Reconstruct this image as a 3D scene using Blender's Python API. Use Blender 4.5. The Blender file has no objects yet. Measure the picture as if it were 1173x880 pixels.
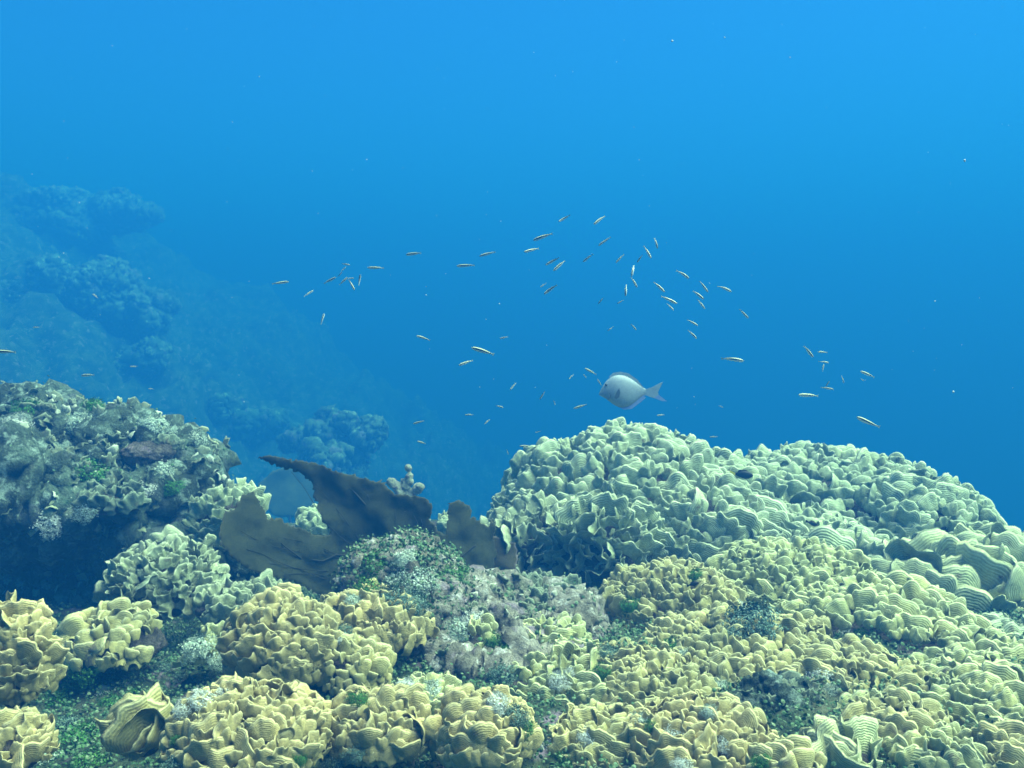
import bpy, math, random
import numpy as np
from mathutils import Vector, Matrix
from mathutils.geometry import delaunay_2d_cdt

SC = bpy.context.scene
COL = SC.collection
R = math.radians
rng = np.random.default_rng(11)
random.seed(5)

# ------------------------------------------------------------------ camera
FPX, CX, CY = 1016.0, 586.5, 440.0
PITCH = R(5.0)
cam = bpy.data.cameras.new("camera")
cam.sensor_fit = 'HORIZONTAL'
cam.angle = 2 * math.atan(CX / FPX)
cam.clip_start, cam.clip_end = 0.02, 500
cam_o = bpy.data.objects.new("camera", cam)
cam_o.rotation_euler = (math.pi / 2 - PITCH, 0, 0)
COL.objects.link(cam_o)
SC.camera = cam_o
FWD = np.array([0, math.cos(PITCH), -math.sin(PITCH)])
UPV = np.array([0, math.sin(PITCH), math.cos(PITCH)])
RGT = np.array([1.0, 0, 0])

def P(px, py, d):
    """world point seen at photograph pixel (px, py), d metres ahead"""
    return (FWD + RGT * (px - CX) / FPX - UPV * (py - CY) / FPX) * d

# ------------------------------------------------------------------ light
SUN_EL, SUN_AZ = R(60), R(80)          # azimuth measured from +Y (ahead) towards +X
w = bpy.data.worlds.new("World"); SC.world = w; w.use_nodes = True
nt = w.node_tree; nt.nodes.clear()
sky = nt.nodes.new("ShaderNodeTexSky"); sky.sky_type = 'NISHITA'; sky.sun_disc = False
sky.sun_elevation = SUN_EL; sky.sun_rotation = SUN_AZ
tint = nt.nodes.new("ShaderNodeMix"); tint.data_type = 'RGBA'; tint.blend_type = 'MULTIPLY'
tint.inputs[0].default_value = 1
tint.inputs[7].default_value = (0.13, 0.54, 1.0, 1)      # daylight after the water above has taken its red
bg = nt.nodes.new("ShaderNodeBackground"); bg.inputs[1].default_value = 0.036
wo = nt.nodes.new("ShaderNodeOutputWorld")
nt.links.new(sky.outputs[0], tint.inputs[6]); nt.links.new(tint.outputs[2], bg.inputs[0]); nt.links.new(bg.outputs[0], wo.inputs[0])
sun = bpy.data.lights.new("sun", 'SUN'); sun.energy = 4.4; sun.angle = R(60); sun.color = (1.0, 0.88, 0.70)
sun_o = bpy.data.objects.new("sun", sun); COL.objects.link(sun_o)
sd = Vector((math.sin(SUN_AZ) * math.cos(SUN_EL), math.cos(SUN_AZ) * math.cos(SUN_EL), math.sin(SUN_EL)))
sun_o.rotation_euler = sd.to_track_quat('Z', 'Y').to_euler()

SC.view_settings.view_transform = 'Standard'
SC.view_settings.look = 'None'
SC.view_settings.exposure = 2.72
SC.view_settings.gamma = 1.0
SC.view_settings.use_curve_mapping = False
SC.cycles.max_bounces = 8
SC.cycles.diffuse_bounces = 3
SC.cycles.volume_bounces = 6
SC.cycles.transparent_max_bounces = 8
SC.cycles.use_denoising = True
SC.cycles.filter_width = 1.6

# the water itself: an even blue veil that swallows red
HAZE_DENS, HAZE_COL, HAZE_ABS = 0.36, (0.0035, 0.043, 0.146, 1), (0.30, 0.56, 0.54, 1)
HAZE_BOX = ((-70, -12, -17), (70, 95, 3.7))

# ------------------------------------------------------------------ noise
_p = np.random.default_rng(3).permutation(256); _p = np.concatenate([_p, _p, _p])
_g = np.random.default_rng(4).normal(size=(256, 3)); _g /= np.linalg.norm(_g, axis=1)[:, None]

def perlin(q):
    q = np.asarray(q, float); i = np.floor(q).astype(int); f = q - i; i &= 255
    u = f * f * f * (f * (f * 6 - 15) + 10)
    out = 0
    for dx in (0, 1):
        wx = u[:, 0] if dx else 1 - u[:, 0]
        for dy in (0, 1):
            wy = u[:, 1] if dy else 1 - u[:, 1]
            for dz in (0, 1):
                wz = u[:, 2] if dz else 1 - u[:, 2]
                h = _p[_p[_p[(i[:, 0] + dx) & 255] + ((i[:, 1] + dy) & 255)] + ((i[:, 2] + dz) & 255)]
                out = out + wx * wy * wz * ((f - np.array([dx, dy, dz])) * _g[h]).sum(1)
    return out * 1.5

def fbm(q, octaves=4, ridged=False):
    q = np.asarray(q, float); s = 0; a = 1; t = 0
    for o in range(octaves):
        n = perlin(q * 2 ** o + o * 17.3)
        if ridged: n = 1 - 2 * np.abs(n)
        s = s + a * n; t += a; a *= 0.55
    return s / t

# ------------------------------------------------------------------ mesh helpers
def mesh_np(name, V, faces, mats=(), smooth=True, uv=None):
    """faces: list of (n,3)/(n,4) index arrays; uv: per-vertex (n,2)"""
    me = bpy.data.meshes.new(name)
    V = np.asarray(V, np.float32)
    faces = [np.asarray(f, np.int32) for f in faces if len(f)]
    loops = np.concatenate([f.ravel() for f in faces])
    sizes = np.concatenate([np.full(len(f), f.shape[1], np.int32) for f in faces])
    starts = np.concatenate([[0], np.cumsum(sizes)[:-1]]).astype(np.int32)
    me.vertices.add(len(V)); me.vertices.foreach_set("co", V.ravel())
    me.loops.add(len(loops)); me.loops.foreach_set("vertex_index", loops)
    me.polygons.add(len(sizes)); me.polygons.foreach_set("loop_start", starts)
    me.polygons.foreach_set("loop_total", sizes)
    if uv is not None:
        l = me.uv_layers.new(name="uv")
        l.data.foreach_set("uv", np.asarray(uv, np.float32)[loops].ravel())
    me.update(calc_edges=True); me.validate()
    me.polygons.foreach_set("use_smooth", np.full(len(me.polygons), smooth))
    for m in mats: me.materials.append(m)
    return me

def link(name, me, parent=None, mat=None):
    o = bpy.data.objects.new(name, me)
    if mat is not None and not me.materials: me.materials.append(mat)
    COL.objects.link(o)
    if parent: o.parent = parent
    return o

def tag(o, label=None, cat=None, group=None, kind=None):
    if label: o["label"] = label
    if cat: o["category"] = cat
    if group: o["group"] = group
    if kind: o["kind"] = kind
    return o

def empty(name, loc, label, cat, group=None):
    o = bpy.data.objects.new(name, None); o.location = loc; COL.objects.link(o)
    return tag(o, label, cat, group)

import bmesh
_ico = {}
def ico(sub):
    if sub not in _ico:
        b = bmesh.new(); bmesh.ops.create_icosphere(b, subdivisions=sub, radius=1)
        b.verts.ensure_lookup_table()
        _ico[sub] = (np.array([v.co[:] for v in b.verts]), np.array([[v.index for v in f.verts] for f in b.faces]))
        b.free()
    return _ico[sub]

def normals(V, F):
    n = np.zeros_like(V); t = V[F]; fn = np.cross(t[:, 1] - t[:, 0], t[:, 2] - t[:, 0])
    for k in range(3): np.add.at(n, F[:, k], fn)
    return n / (np.linalg.norm(n, axis=1)[:, None] + 1e-12)

# ------------------------------------------------------------------ materials
def new_mat(name, rough=0.85, spec=0.15):
    m = bpy.data.materials.new(name); m.use_nodes = True
    n = m.node_tree.nodes; b = n["Principled BSDF"]
    b.inputs["Roughness"].default_value = rough
    b.inputs["Specular IOR Level"].default_value = spec
    return m, m.node_tree, b

def N(t, kind, **kw):
    n = t.nodes.new(kind)
    for k, v in kw.items(): setattr(n, k, v)
    return n

def ramp(t, fac, stops):
    r = N(t, "ShaderNodeValToRGB"); e = r.color_ramp.elements
    while len(e) < len(stops): e.new(0.5)
    for i, (p, c) in enumerate(stops): e[i].position = p; e[i].color = (*c, 1) if len(c) == 3 else c
    t.links.new(fac, r.inputs[0]); return r.outputs[0]

def mixc(t, fac, a, b, mode='MIX'):
    m = N(t, "ShaderNodeMix", data_type='RGBA', blend_type=mode)
    for s, v in ((0, fac), (6, a), (7, b)):
        if isinstance(v, (int, float)): m.inputs[s].default_value = v
        elif isinstance(v, tuple): m.inputs[s].default_value = (*v, 1)
        else: t.links.new(v, m.inputs[s])
    return m.outputs[2]

def noise(t, scale, detail=4, rough=0.6, coord='Object', dist=0):
    c = N(t, "ShaderNodeTexCoord"); n = N(t, "ShaderNodeTexNoise")
    n.inputs["Scale"].default_value = scale; n.inputs["Detail"].default_value = detail
    n.inputs["Roughness"].default_value = rough; n.inputs["Distortion"].default_value = dist
    t.links.new(c.outputs[coord], n.inputs["Vector"]); return n.outputs["Fac"]

def geo_noise(t, scale, detail=4, rough=0.6):
    g = N(t, "ShaderNodeNewGeometry"); n = N(t, "ShaderNodeTexNoise")
    n.inputs["Scale"].default_value = scale; n.inputs["Detail"].default_value = detail
    n.inputs["Roughness"].default_value = rough
    t.links.new(g.outputs["Position"], n.inputs["Vector"]); return n.outputs["Fac"]

def bump(t, b, h, strength=0.5, dist=0.01, chain=None):
    n = N(t, "ShaderNodeBump"); n.inputs["Strength"].default_value = strength; n.inputs["Distance"].default_value = dist
    t.links.new(h, n.inputs["Height"])
    if chain is not None: t.links.new(chain, n.inputs["Normal"])
    t.links.new(n.outputs[0], b.inputs["Normal"]); return n.outputs[0]

def plate_mat(name, base, rim, alt, ridges=12, stain=(0.16, 0.13, 0.10), rc=0.72, rb=0.5):
    m, t, b = new_mat(name)
    uv = N(t, "ShaderNodeUVMap"); sx = N(t, "ShaderNodeSeparateXYZ"); t.links.new(uv.outputs[0], sx.inputs[0])
    oi = N(t, "ShaderNodeObjectInfo")
    var = mixc(t, oi.outputs["Random"], base, alt)
    spot = geo_noise(t, 26, 5, 0.65)
    st = ramp(t, spot, [(0.28, (1, 1, 1)), (0.42, (0, 0, 0))])
    c = mixc(t, st, var, stain)
    rimf = ramp(t, sx.outputs[1], [(0.80, (0, 0, 0)), (0.97, (0.85, 0.85, 0.85))])
    c = mixc(t, rimf, c, rim)
    mot = ramp(t, geo_noise(t, 9, 4), [(0.3, (0.72, 0.74, 0.74)), (0.7, (1.12, 1.08, 1.02))])
    c = mixc(t, 1.0, c, mot, 'MULTIPLY')
    # growth ridges that run along the rim
    wv = N(t, "ShaderNodeTexWave", wave_type='BANDS', bands_direction='Y', wave_profile='SIN')
    wv.inputs["Scale"].default_value = ridges / 6.283 * 2; wv.inputs["Distortion"].default_value = 3.2
    wv.inputs["Detail"].default_value = 2; wv.inputs["Detail Scale"].default_value = 2.5
    t.links.new(uv.outputs[0], wv.inputs["Vector"])
    rcol = ramp(t, wv.outputs["Fac"], [(0.0, (rc, rc, rc)), (0.65, (1.05, 1.05, 1.05))])
    c = mixc(t, 1.0, c, rcol, 'MULTIPLY')
    c = mixc(t, 1.0, c, ramp(t, geo_noise(t, 75, 4, .7), [(0.32, (0.74, 0.76, 0.76)), (0.66, (1.14, 1.12, 1.08))]), 'MULTIPLY')
    t.links.new(c, b.inputs["Base Color"])
    bm = bump(t, b, wv.outputs["Fac"], rb, 0.004)
    gr = geo_noise(t, 170, 3, .7)
    bump(t, b, gr, 0.5, 0.003, bm)
    return m

MAT = {}
MAT['yellow'] = plate_mat("yellow coral", (0.39, 0.325, 0.155), (0.54, 0.48, 0.28), (0.32, 0.275, 0.135), 12, rc=0.88, rb=0.3)
MAT['olive'] = plate_mat("olive coral", (0.35, 0.325, 0.155), (0.51, 0.48, 0.29), (0.39, 0.345, 0.155), 11, rc=0.85, rb=0.3)
MAT['sage'] = plate_mat("sage coral", (0.40, 0.42, 0.21), (0.57, 0.59, 0.37), (0.45, 0.44, 0.21), 11, rc=0.84, rb=0.35)
MAT['green'] = plate_mat("pale green coral", (0.42, 0.49, 0.32), (0.59, 0.64, 0.48), (0.46, 0.51, 0.32))
MAT['bigplate'] = plate_mat("large plated coral", (0.42, 0.46, 0.27), (0.58, 0.61, 0.40), (0.46, 0.48, 0.27), 15, rc=0.80, rb=0.4)
MAT['frill'] = plate_mat("frilled green coral", (0.33, 0.39, 0.27), (0.56, 0.60, 0.45), (0.38, 0.41, 0.27), 14)
MAT['brown'] = plate_mat("brown coral", (0.12, 0.17, 0.13), (0.30, 0.36, 0.29), (0.17, 0.20, 0.15), 14)

MAT['palecrust'] = plate_mat("pale crust", (0.46, 0.50, 0.42), (0.70, 0.73, 0.66), (0.36, 0.38, 0.33), 8)

def rock_mat(name, stops, scale=7, fine=40, pale=(0.72, 0.72, 0.66), pale_at=(0.60, 0.68), purple=(0.30, 0.22, 0.30)):
    m, t, b = new_mat(name, 0.95, 0.08)
    c = ramp(t, geo_noise(t, scale, 6, 0.7), stops)
    pf = ramp(t, geo_noise(t, fine * 0.45, 5, 0.7), [(pale_at[0], (0, 0, 0)), (pale_at[1], (1, 1, 1))])
    c = mixc(t, pf, c, pale)
    pu = ramp(t, geo_noise(t, scale * 1.7, 3), [(0.58, (0, 0, 0)), (0.66, (0.8, 0.8, 0.8))])
    c = mixc(t, pu, c, purple)
    c = mixc(t, 1.0, c, ramp(t, geo_noise(t, fine * 2, 4), [(0.3, (0.6, 0.6, 0.6)), (0.7, (1.2, 1.2, 1.2))]), 'MULTIPLY')
    t.links.new(c, b.inputs["Base Color"])
    b1 = bump(t, b, geo_noise(t, fine, 6, 0.7), 0.8, 0.02)
    bump(t, b, geo_noise(t, fine * 4, 4, 0.7), 0.5, 0.006, b1)
    return m

MAT['rock'] = rock_mat("reef rock", [(0.30, (0.03, 0.04, 0.032)), (0.45, (0.055, 0.075, 0.06)), (0.56, (0.11, 0.15, 0.12)), (0.7, (0.03, 0.075, 0.045))], purple=(0.12, 0.14, 0.14), pale_at=(0.53, 0.62), pale=(0.28, 0.36, 0.32))
MAT['rubble'] = rock_mat("coralline rubble", [(0.30, (0.08, 0.075, 0.06)), (0.45, (0.26, 0.24, 0.20)), (0.58, (0.44, 0.41, 0.36)), (0.72, (0.15, 0.17, 0.11))], 9, 55, (0.85, 0.83, 0.80), (0.56, 0.66), (0.42, 0.33, 0.42))
MAT['dead'] = rock_mat("dead coral base", [(0.30, (0.06, 0.055, 0.05)), (0.5, (0.15, 0.13, 0.12)), (0.7, (0.24, 0.20, 0.18))], 12, 60, (0.5, 0.46, 0.45), (0.64, 0.72))
MAT['seabed'] = rock_mat("seabed", [(0.30, (0.025, 0.04, 0.03)), (0.5, (0.06, 0.085, 0.05)), (0.62, (0.14, 0.15, 0.10)), (0.75, (0.04, 0.08, 0.04))], 5, 30, (0.55, 0.55, 0.48), (0.64, 0.72))
MAT['farpale'] = rock_mat("pale far coral", [(0.35, (0.25, 0.29, 0.2)), (0.5, (0.5, 0.54, 0.38)), (0.62, (0.7, 0.72, 0.55))], 2.5, 12, (0.85, 0.85, 0.7), (0.56, 0.66))
MAT['far'] = rock_mat("far reef", [(0.35, (0.06, 0.08, 0.05)), (0.5, (0.12, 0.15, 0.10)), (0.62, (0.24, 0.27, 0.19))], 2.5, 12, (0.45, 0.5, 0.4), (0.56, 0.66))

def flake_mat(name, a, b_, c_):
    m, t, b = new_mat(name, 0.7, 0.25)
    g = N(t, "ShaderNodeNewGeometry")
    col = ramp(t, g.outputs["Random Per Island"], [(0.0, a), (0.55, b_), (1.0, c_)])
    t.links.new(col, b.inputs["Base Color"]); return m
MAT['alga_green'] = flake_mat("green alga", (0.02, 0.09, 0.02), (0.04, 0.15, 0.03), (0.10, 0.25, 0.06))
MAT['alga_dark'] = flake_mat("dark alga", (0.04, 0.08, 0.06), (0.08, 0.15, 0.12), (0.22, 0.30, 0.25))
MAT['alga_pale'] = flake_mat("pale alga", (0.20, 0.28, 0.22), (0.38, 0.46, 0.38), (0.66, 0.70, 0.62))
MAT['alga_white'] = flake_mat("bleached alga", (0.34, 0.38, 0.34), (0.55, 0.58, 0.53), (0.78, 0.80, 0.76))
MAT['turf'] = flake_mat("algal turf", (0.03, 0.08, 0.035), (0.07, 0.14, 0.065), (0.17, 0.23, 0.14))

# ------------------------------------------------------------------ coral plate prototypes
def plate(seed, span=62, lobes=3, lobe_amp=0.10, cup=0.35, lean=0.30, ruffle=0.05, thick=0.09, na=25, nr=11, dip=0.35):
    r_ = np.random.default_rng(seed)
    a = np.linspace(-1, 1, na); A = np.radians(span) * a
    ph = r_.uniform(0, 6.28, 4)
    edge = 0.36 + 0.64 * np.clip(1 - np.abs(a) ** 2.8, 0, 1) ** 0.42
    edge = edge + (1.5 * lobe_amp * (np.abs(np.sin((lobes + .6) * 1.45 * a + ph[0])) ** 0.7 - .62) + 0.5 * lobe_amp * np.sin(lobes * 4.1 * a + ph[1])) * (1 - a ** 4)
    v = np.linspace(0, 1, nr) ** 0.85
    r0 = 0.42
    rad = r0 + (edge[None] * 1.25 - r0) * v[:, None]
    X = rad * np.sin(A)[None]; Z = rad * np.cos(A)[None] - r0
    Y = -cup * X ** 2 - lean * (v[:, None] ** 2) * (0.7 + 0.3 * np.cos(A)[None])
    Y = Y + ruffle * v[:, None] ** 1.5 * np.sin(a[None] * (4 + lobes * 1.3) + ph[2]) + 0.4 * ruffle * v[:, None] ** 2 * np.sin(a[None] * 17 + ph[3])
    # rounded rim
    t = thick * (0.75 + 0.5 * (1 - v[:, None])) * np.sqrt(np.clip(1 - np.maximum(v[:, None], np.abs(a)[None]) ** 7, 0, 1))
    wob = perlin(np.stack([X.ravel() * 2.6 + seed * 3.1, Z.ravel() * 2.6, np.full(X.size, seed * 1.7)], 1)).reshape(X.shape)
    Y = Y + wob * 0.05
    front = np.stack([X, Y + t / 2, Z], -1).reshape(-1, 3); back = np.stack([X, Y - t / 2, Z], -1).reshape(-1, 3)
    idx = np.arange(nr * na).reshape(nr, na)
    q = np.stack([idx[:-1, :-1], idx[:-1, 1:], idx[1:, 1:], idx[1:, :-1]], -1).reshape(-1, 4)
    n0 = nr * na
    # weld the rims: the back reuses the front's boundary vertices on the rim and sides
    remap = np.arange(n0) + n0
    bmask = np.zeros((nr, na), bool); bmask[-1] = True; bmask[:, 0] = True; bmask[:, -1] = True
    remap[bmask.ravel()] = np.arange(n0)[bmask.ravel()]
    qb = remap[q][:, ::-1]
    V = np.concatenate([front, back])
    uvv = np.repeat(v, na); uvu = np.tile(a * 0.5 + 0.5, nr); uv = np.stack([uvu, uvv], 1); uv = np.concatenate([uv, uv])
    used = np.unique(np.concatenate([q.ravel(), qb.ravel()])); m = -np.ones(2 * n0, int); m[used] = np.arange(len(used))
    F = m[np.concatenate([qb, q])][:, ::-1]
    return V[used], F, uv[used]

PROTO = {
    'round': [plate(s, 66 + 6 * (s % 3), 1 + s % 3, 0.07, 0.42, 0.46, 0.07, 0.105) for s in range(1, 11)],
    'fan':   [plate(s, 68 + 8 * (s % 3), 2 + s % 3, 0.10, 0.34, 0.30, 0.11, 0.075) for s in range(21, 33)],
    'frill': [plate(s, 62 + 8 * (s % 3), 3 + s % 3, 0.12, 0.12, 0.14, 0.15, 0.058, 27, 11) for s in range(41, 51)],
    'knob':  [plate(s, 46, 1, 0.06, 0.5, 0.2, 0.02, 0.34, 13, 9) for s in range(61, 67)],
}
LOW = {'frill': [plate(s, 62 + 8 * (s % 3), 3 + s % 3, 0.17, 0.2, 0.15, 0.15, 0.10, 13, 5) for s in range(41, 49)],
       'fan': [plate(s, 68 + 8 * (s % 3), 2 + s % 3, 0.10, 0.34, 0.34, 0.06, 0.16, 11, 5) for s in range(21, 28)],
       'knob': [plate(s, 46, 1, 0.06, 0.5, 0.2, 0.02, 0.34, 9, 5) for s in range(61, 65)]}
LOW['round'] = LOW['fan']
MIX = {'fan': (['fan', 'frill', 'round'], [.68, .16, .16]), 'round': (['round', 'fan', 'frill'], [.55, .38, .07]), 'frill': (['frill', 'fan'], [.85, .15]), 'knob': (['knob', 'fan'], [.8, .2])}
PMESH = {}
def pmesh(style, k, mat):
    key = (style, k, mat)
    if key not in PMESH:
        V, F, uv = PROTO[style][k]
        PMESH[key] = mesh_np("coral_plate", V, [F], [MAT[mat]], uv=uv)
    return PMESH[key]

COLONIES = []      # (centre, radii) of everything mound-like, to leave out buried plates
def register(c, r): COLONIES.append((np.asarray(c), np.asarray(r)))

def colony(spec):
    (px, py, d, rx, ry, dep, style, mat, size, gap, up, label) = spec[:12]
    opt = spec[12] if len(spec) > 12 else {}
    k = d / FPX
    c = P(px, py, d); rad = np.array([rx * k, rx * k * dep, ry * k])
    h = size * 0.45
    core = np.maximum(rad - h * np.array([0.6, 0.6, 0.75]), rad * 0.45)
    root = empty("lettuce_coral", c, label, "coral", "lettuce corals of the reef")
    # base
    V, F = ico(5); n = fbm(V * 1.7 + c * 3, 3); n2 = fbm(V * 6 + c * 5, 3)
    B = V * core * (0.78 + 0.16 * n + 0.07 * n2)[:, None]
    link("coral_base", mesh_np("coral_base", B, [F], [MAT['dead']]), root)
    # plates
    r_ = np.random.default_rng(int(abs(px * 7 + py * 13)) + 1)
    M = 8000
    u = r_.normal(size=(M, 3)); u /= np.linalg.norm(u, axis=1)[:, None]
    pts = u * core; nrm = u / core; nrm /= np.linalg.norm(nrm, axis=1)[:, None]
    pts = pts * (1 + 0.16 * fbm(u * 1.7 + c * 3, 3))[:, None]
    toc = -(pts + c); toc /= np.linalg.norm(toc, axis=1)[:, None]
    fac = (nrm * toc).sum(1)
    ok = (nrm[:, 2] > opt.get('low', -0.42)) & (fac > -0.45)
    hole = perlin((pts + c) * opt.get('hole_scale', 5.0) + 40) < opt.get('holes', -0.42)
    ok &= ~hole
    for (oc, orad) in COLONIES:
        if np.allclose(oc, c): continue
        ok &= ((((pts + c - oc) / (orad * 0.86)) ** 2).sum(1) > 1)
    cand = np.where(ok)[0]
    sel = np.zeros((0, 3)); keep = []; lim = gap * size * 0.84
    for i in cand:
        if len(keep) and ((sel - pts[i]) ** 2).sum(1).min() < (lim * (0.8 + 0.5 * ((i * 37) % 100) / 100)) ** 2: continue
        keep.append(i); sel = np.vstack([sel, pts[i]])
    keep = sorted(keep, key=lambda i: -fac[i])
    rest = []
    for j, i in enumerate(keep):
        nn = nrm[i]; s = size * float(np.clip(r_.lognormal(-.04, .30), .5, 1.65))
        st = r_.choice(MIX[style][0], p=MIX[style][1])
        up_ = min(up + opt.get('more_up', .27), .95); g = nn * (1 - up_) + np.array([0, 0, 1]) * up_ + r_.normal(size=3) * opt.get('jit', 0.15)
        g /= np.linalg.norm(g)
        f = nn + toc[i] * np.array([1, 1, 0]) * 0.6 + r_.normal(size=3) * opt.get('spin', 0.45)
        f -= g * (f @ g)
        if np.linalg.norm(f) < 1e-3: f = np.array([0, -1.0, 0])
        f /= np.linalg.norm(f); sx = np.cross(f, g)
        sw = s * r_.uniform(0.82, 1.2); sh = s * r_.uniform(0.8, 1.15)
        Mx = np.eye(4); Mx[:3, 0] = sx * sw * 0.57; Mx[:3, 1] = f * s * 0.54; Mx[:3, 2] = g * sh * 0.70
        Mx[:3, 3] = pts[i] - nn * s * 0.10
        pk = int(r_.integers(len(PROTO[st])))
        if j < 100:
            o = link("coral_plate", pmesh(st, pk, mat), root); o.matrix_local = Matrix(Mx.tolist())
        else: rest.append((st, pk, Mx))
    if rest:
        VV, FF, UU, off = [], [], [], 0
        for st, pk, Mx in rest:
            V, F, uv = PROTO[st][pk]
            VV.append(V @ Mx[:3, :3].T + Mx[:3, 3]); FF.append(F + off); UU.append(uv); off += len(V)
        o = link("coral_plates", mesh_np("coral_plates", np.concatenate(VV), [np.concatenate(FF)], [MAT[mat]], uv=np.concatenate(UU)), root)
        tag(o, kind='stuff')
    return len(keep)

# ------------------------------------------------------------------ seabed
def ground_h(x, y):
    h = np.full(np.shape(x), -0.90)
    near = 1 / (1 + np.exp((y - 2.15) * 9))
    lx = 1 / (1 + np.exp((x + 0.62 - 0.25 * (1.9 - y)) * -9))
    h = h + 0.17 * near * (0.35 + 0.65 * lx)
    drop = np.clip((y - 3.5) / 5.0, 0, 1); drop = drop * drop * (3 - 2 * drop)
    slope = -8.9 - 0.634 * x + 0.109 * np.minimum(y, 27) - 0.55 * np.clip(y - 27, 0, None)
    slope = np.minimum(slope, 2.9)
    h = h * (1 - drop) + slope * drop
    h = h - 1.1 * np.clip(x + 0.2, 0, None) * np.clip((y - 3.5) / 2, 0, 1)
    return h

xs = np.sinh(np.linspace(-4.6, 4.6, 460)) * 1.25; ys = -2 + (np.exp(np.linspace(0, 4.5, 460)) - 1) * 1.0
ys = ys[ys < 85]; xs = xs[np.abs(xs) < 60]
GX, GY = np.meshgrid(xs, ys); gx, gy = GX.ravel(), GY.ravel()
gz = ground_h(gx, gy)
q = np.stack([gx, gy, 0 * gx], 1)
gz = gz + 0.05 * fbm(q * 3.0, 4) + 0.035 * fbm(q * 11, 3, True)
farw = np.clip((gy - 4) / 6, 0, 1)
gz = gz + farw * (1.5 * fbm(q * 0.25 + 5, 4) + 1.1 * fbm(q * 0.5 + 1, 3, True) + 0.7 * fbm(q * 0.8 + 9, 5, True) + 0.3 * fbm(q * 1.7 + 2, 3, True))
gz = np.clip(gz, -16, 3.4)
ny, nx = GX.shape; idx = np.arange(nx * ny).reshape(ny, nx)
GF = np.stack([idx[:-1, :-1], idx[:-1, 1:], idx[1:, 1:], idx[1:, :-1]], -1).reshape(-1, 4)
sb = link("seabed", mesh_np("seabed", np.stack([gx, gy, gz], 1), [GF], [MAT['seabed']]))
tag(sb, "dark rubbly seabed sloping off into blue water", kind='structure')

# ------------------------------------------------------------------ rocks
def remesh_blob(ells, voxel):
    VV, FF, off = [], [], 0
    V, F = ico(4)
    for c, r in ells:
        VV.append(V * np.asarray(r) + np.asarray(c)); FF.append(F + off); off += len(V)
    me = mesh_np("tmp", np.concatenate(VV), [np.concatenate(FF)])
    o = bpy.data.objects.new("tmp", me); COL.objects.link(o)
    md = o.modifiers.new("r", 'REMESH'); md.mode = 'VOXEL'; md.voxel_size = voxel
    dg = bpy.context.evaluated_depsgraph_get(); dg.update()
    em = bpy.data.meshes.new_from_object(o.evaluated_get(dg))
    bpy.data.objects.remove(o); bpy.data.meshes.remove(me)
    n = len(em.vertices); v = np.empty(n * 3, np.float32); em.vertices.foreach_get("co", v); v = v.reshape(-1, 3).astype(float)
    em.calc_loop_triangles(); f = np.empty(len(em.loop_triangles) * 3, np.int32); em.loop_triangles.foreach_get("vertices", f)
    bpy.data.meshes.remove(em)
    return v, f.reshape(-1, 3)

def star_blob(ells, sub):
    """one closed skin round a heap of ellipsoids"""
    U, F = ico(sub); U = U / np.linalg.norm(U, axis=1)[:, None]
    vol = np.array([np.prod(r) for _, r in ells]); o = (np.array([c for c, _ in ells]) * vol[:, None]).sum(0) / vol.sum()
    best = np.full(len(U), .02)
    for c, r in ells:
        a = U / r; b = (o - c) / r; A = (a * a).sum(1); B = a @ b; C = b @ b - 1
        D = B * B - A * C; t = np.where(D > 0, (-B + np.sqrt(np.maximum(D, 0))) / A, 0); best = np.maximum(best, t)
    V = o + U * best[:, None]
    for _ in range(30 if sub > 6 else 6):                      # soften the joins
        acc = np.zeros_like(V); n = np.zeros(len(V))
        for i, j in ((0, 1), (1, 2), (2, 0)):
            np.add.at(acc, F[:, i], V[F[:, j]]); np.add.at(n, F[:, i], 1)
        V = .4 * V + .6 * acc / n[:, None]
    return V, F

def roughen(V, F, amps):
    for scale, amp, rid in amps:
        n = normals(V, F); V = V + n * (amp * (fbm(V * scale + 3.3, 4, rid) - (.2 if rid else 0)))[:, None]
    return V

def E(px, py, d, rx, ry, dep):
    k = d / FPX; return P(px, py, d), np.array([rx * k, rx * k * dep, ry * k])

SURF = []    # sample points and normals of rocks for turf
def rock(name, ells, voxel, amps, mat, label, cat="rock"):
    V, F = star_blob(ells, voxel); V = roughen(V, F, amps)
    c = np.mean([e[0] for e in ells], 0)
    o = link(name, mesh_np(name, V - c, [F], [MAT[mat]])); o.location = c
    tag(o, label, cat)
    for e in ells: register(*e)
    SURF.append((V, normals(V, F), name))
    return o, V, normals(V, F), c

def crust(res, n, size, style, mat, seed, thr=0.05):
    """small plates grown all over a rock: one part"""
    o, V, nn, c = res; r_ = np.random.default_rng(seed)
    ok = np.where((perlin(V * 5 + seed) > thr) & (nn[:, 2] > -.25) & (nn[:, 1] < .5))[0]
    VV, FF, UU, off = [], [], [], 0
    for i in r_.choice(ok, n):
        g = nn[i] * .6 + np.array([0, 0, .5]) + r_.normal(size=3) * .4; g /= np.linalg.norm(g)
        f = nn[i] + np.array([0, -.4, 0]) + r_.normal(size=3) * .8; f -= g * (f @ g); f /= np.linalg.norm(f) + 1e-9
        s = size * r_.uniform(.5, 1.4); X, fc, uv = LOW[style][int(r_.integers(len(LOW[style])))]
        VV.append((X * s * .62) @ np.stack([np.cross(f, g), f, g]) + V[i] - nn[i] * s * .1 - c); FF.append(fc + off); UU.append(uv); off += len(X)
    p = link("coral_crust", mesh_np("coral_crust", np.concatenate(VV), [np.concatenate(FF)], [MAT[mat]], uv=np.concatenate(UU)), o)
    tag(p, kind='stuff')

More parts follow.
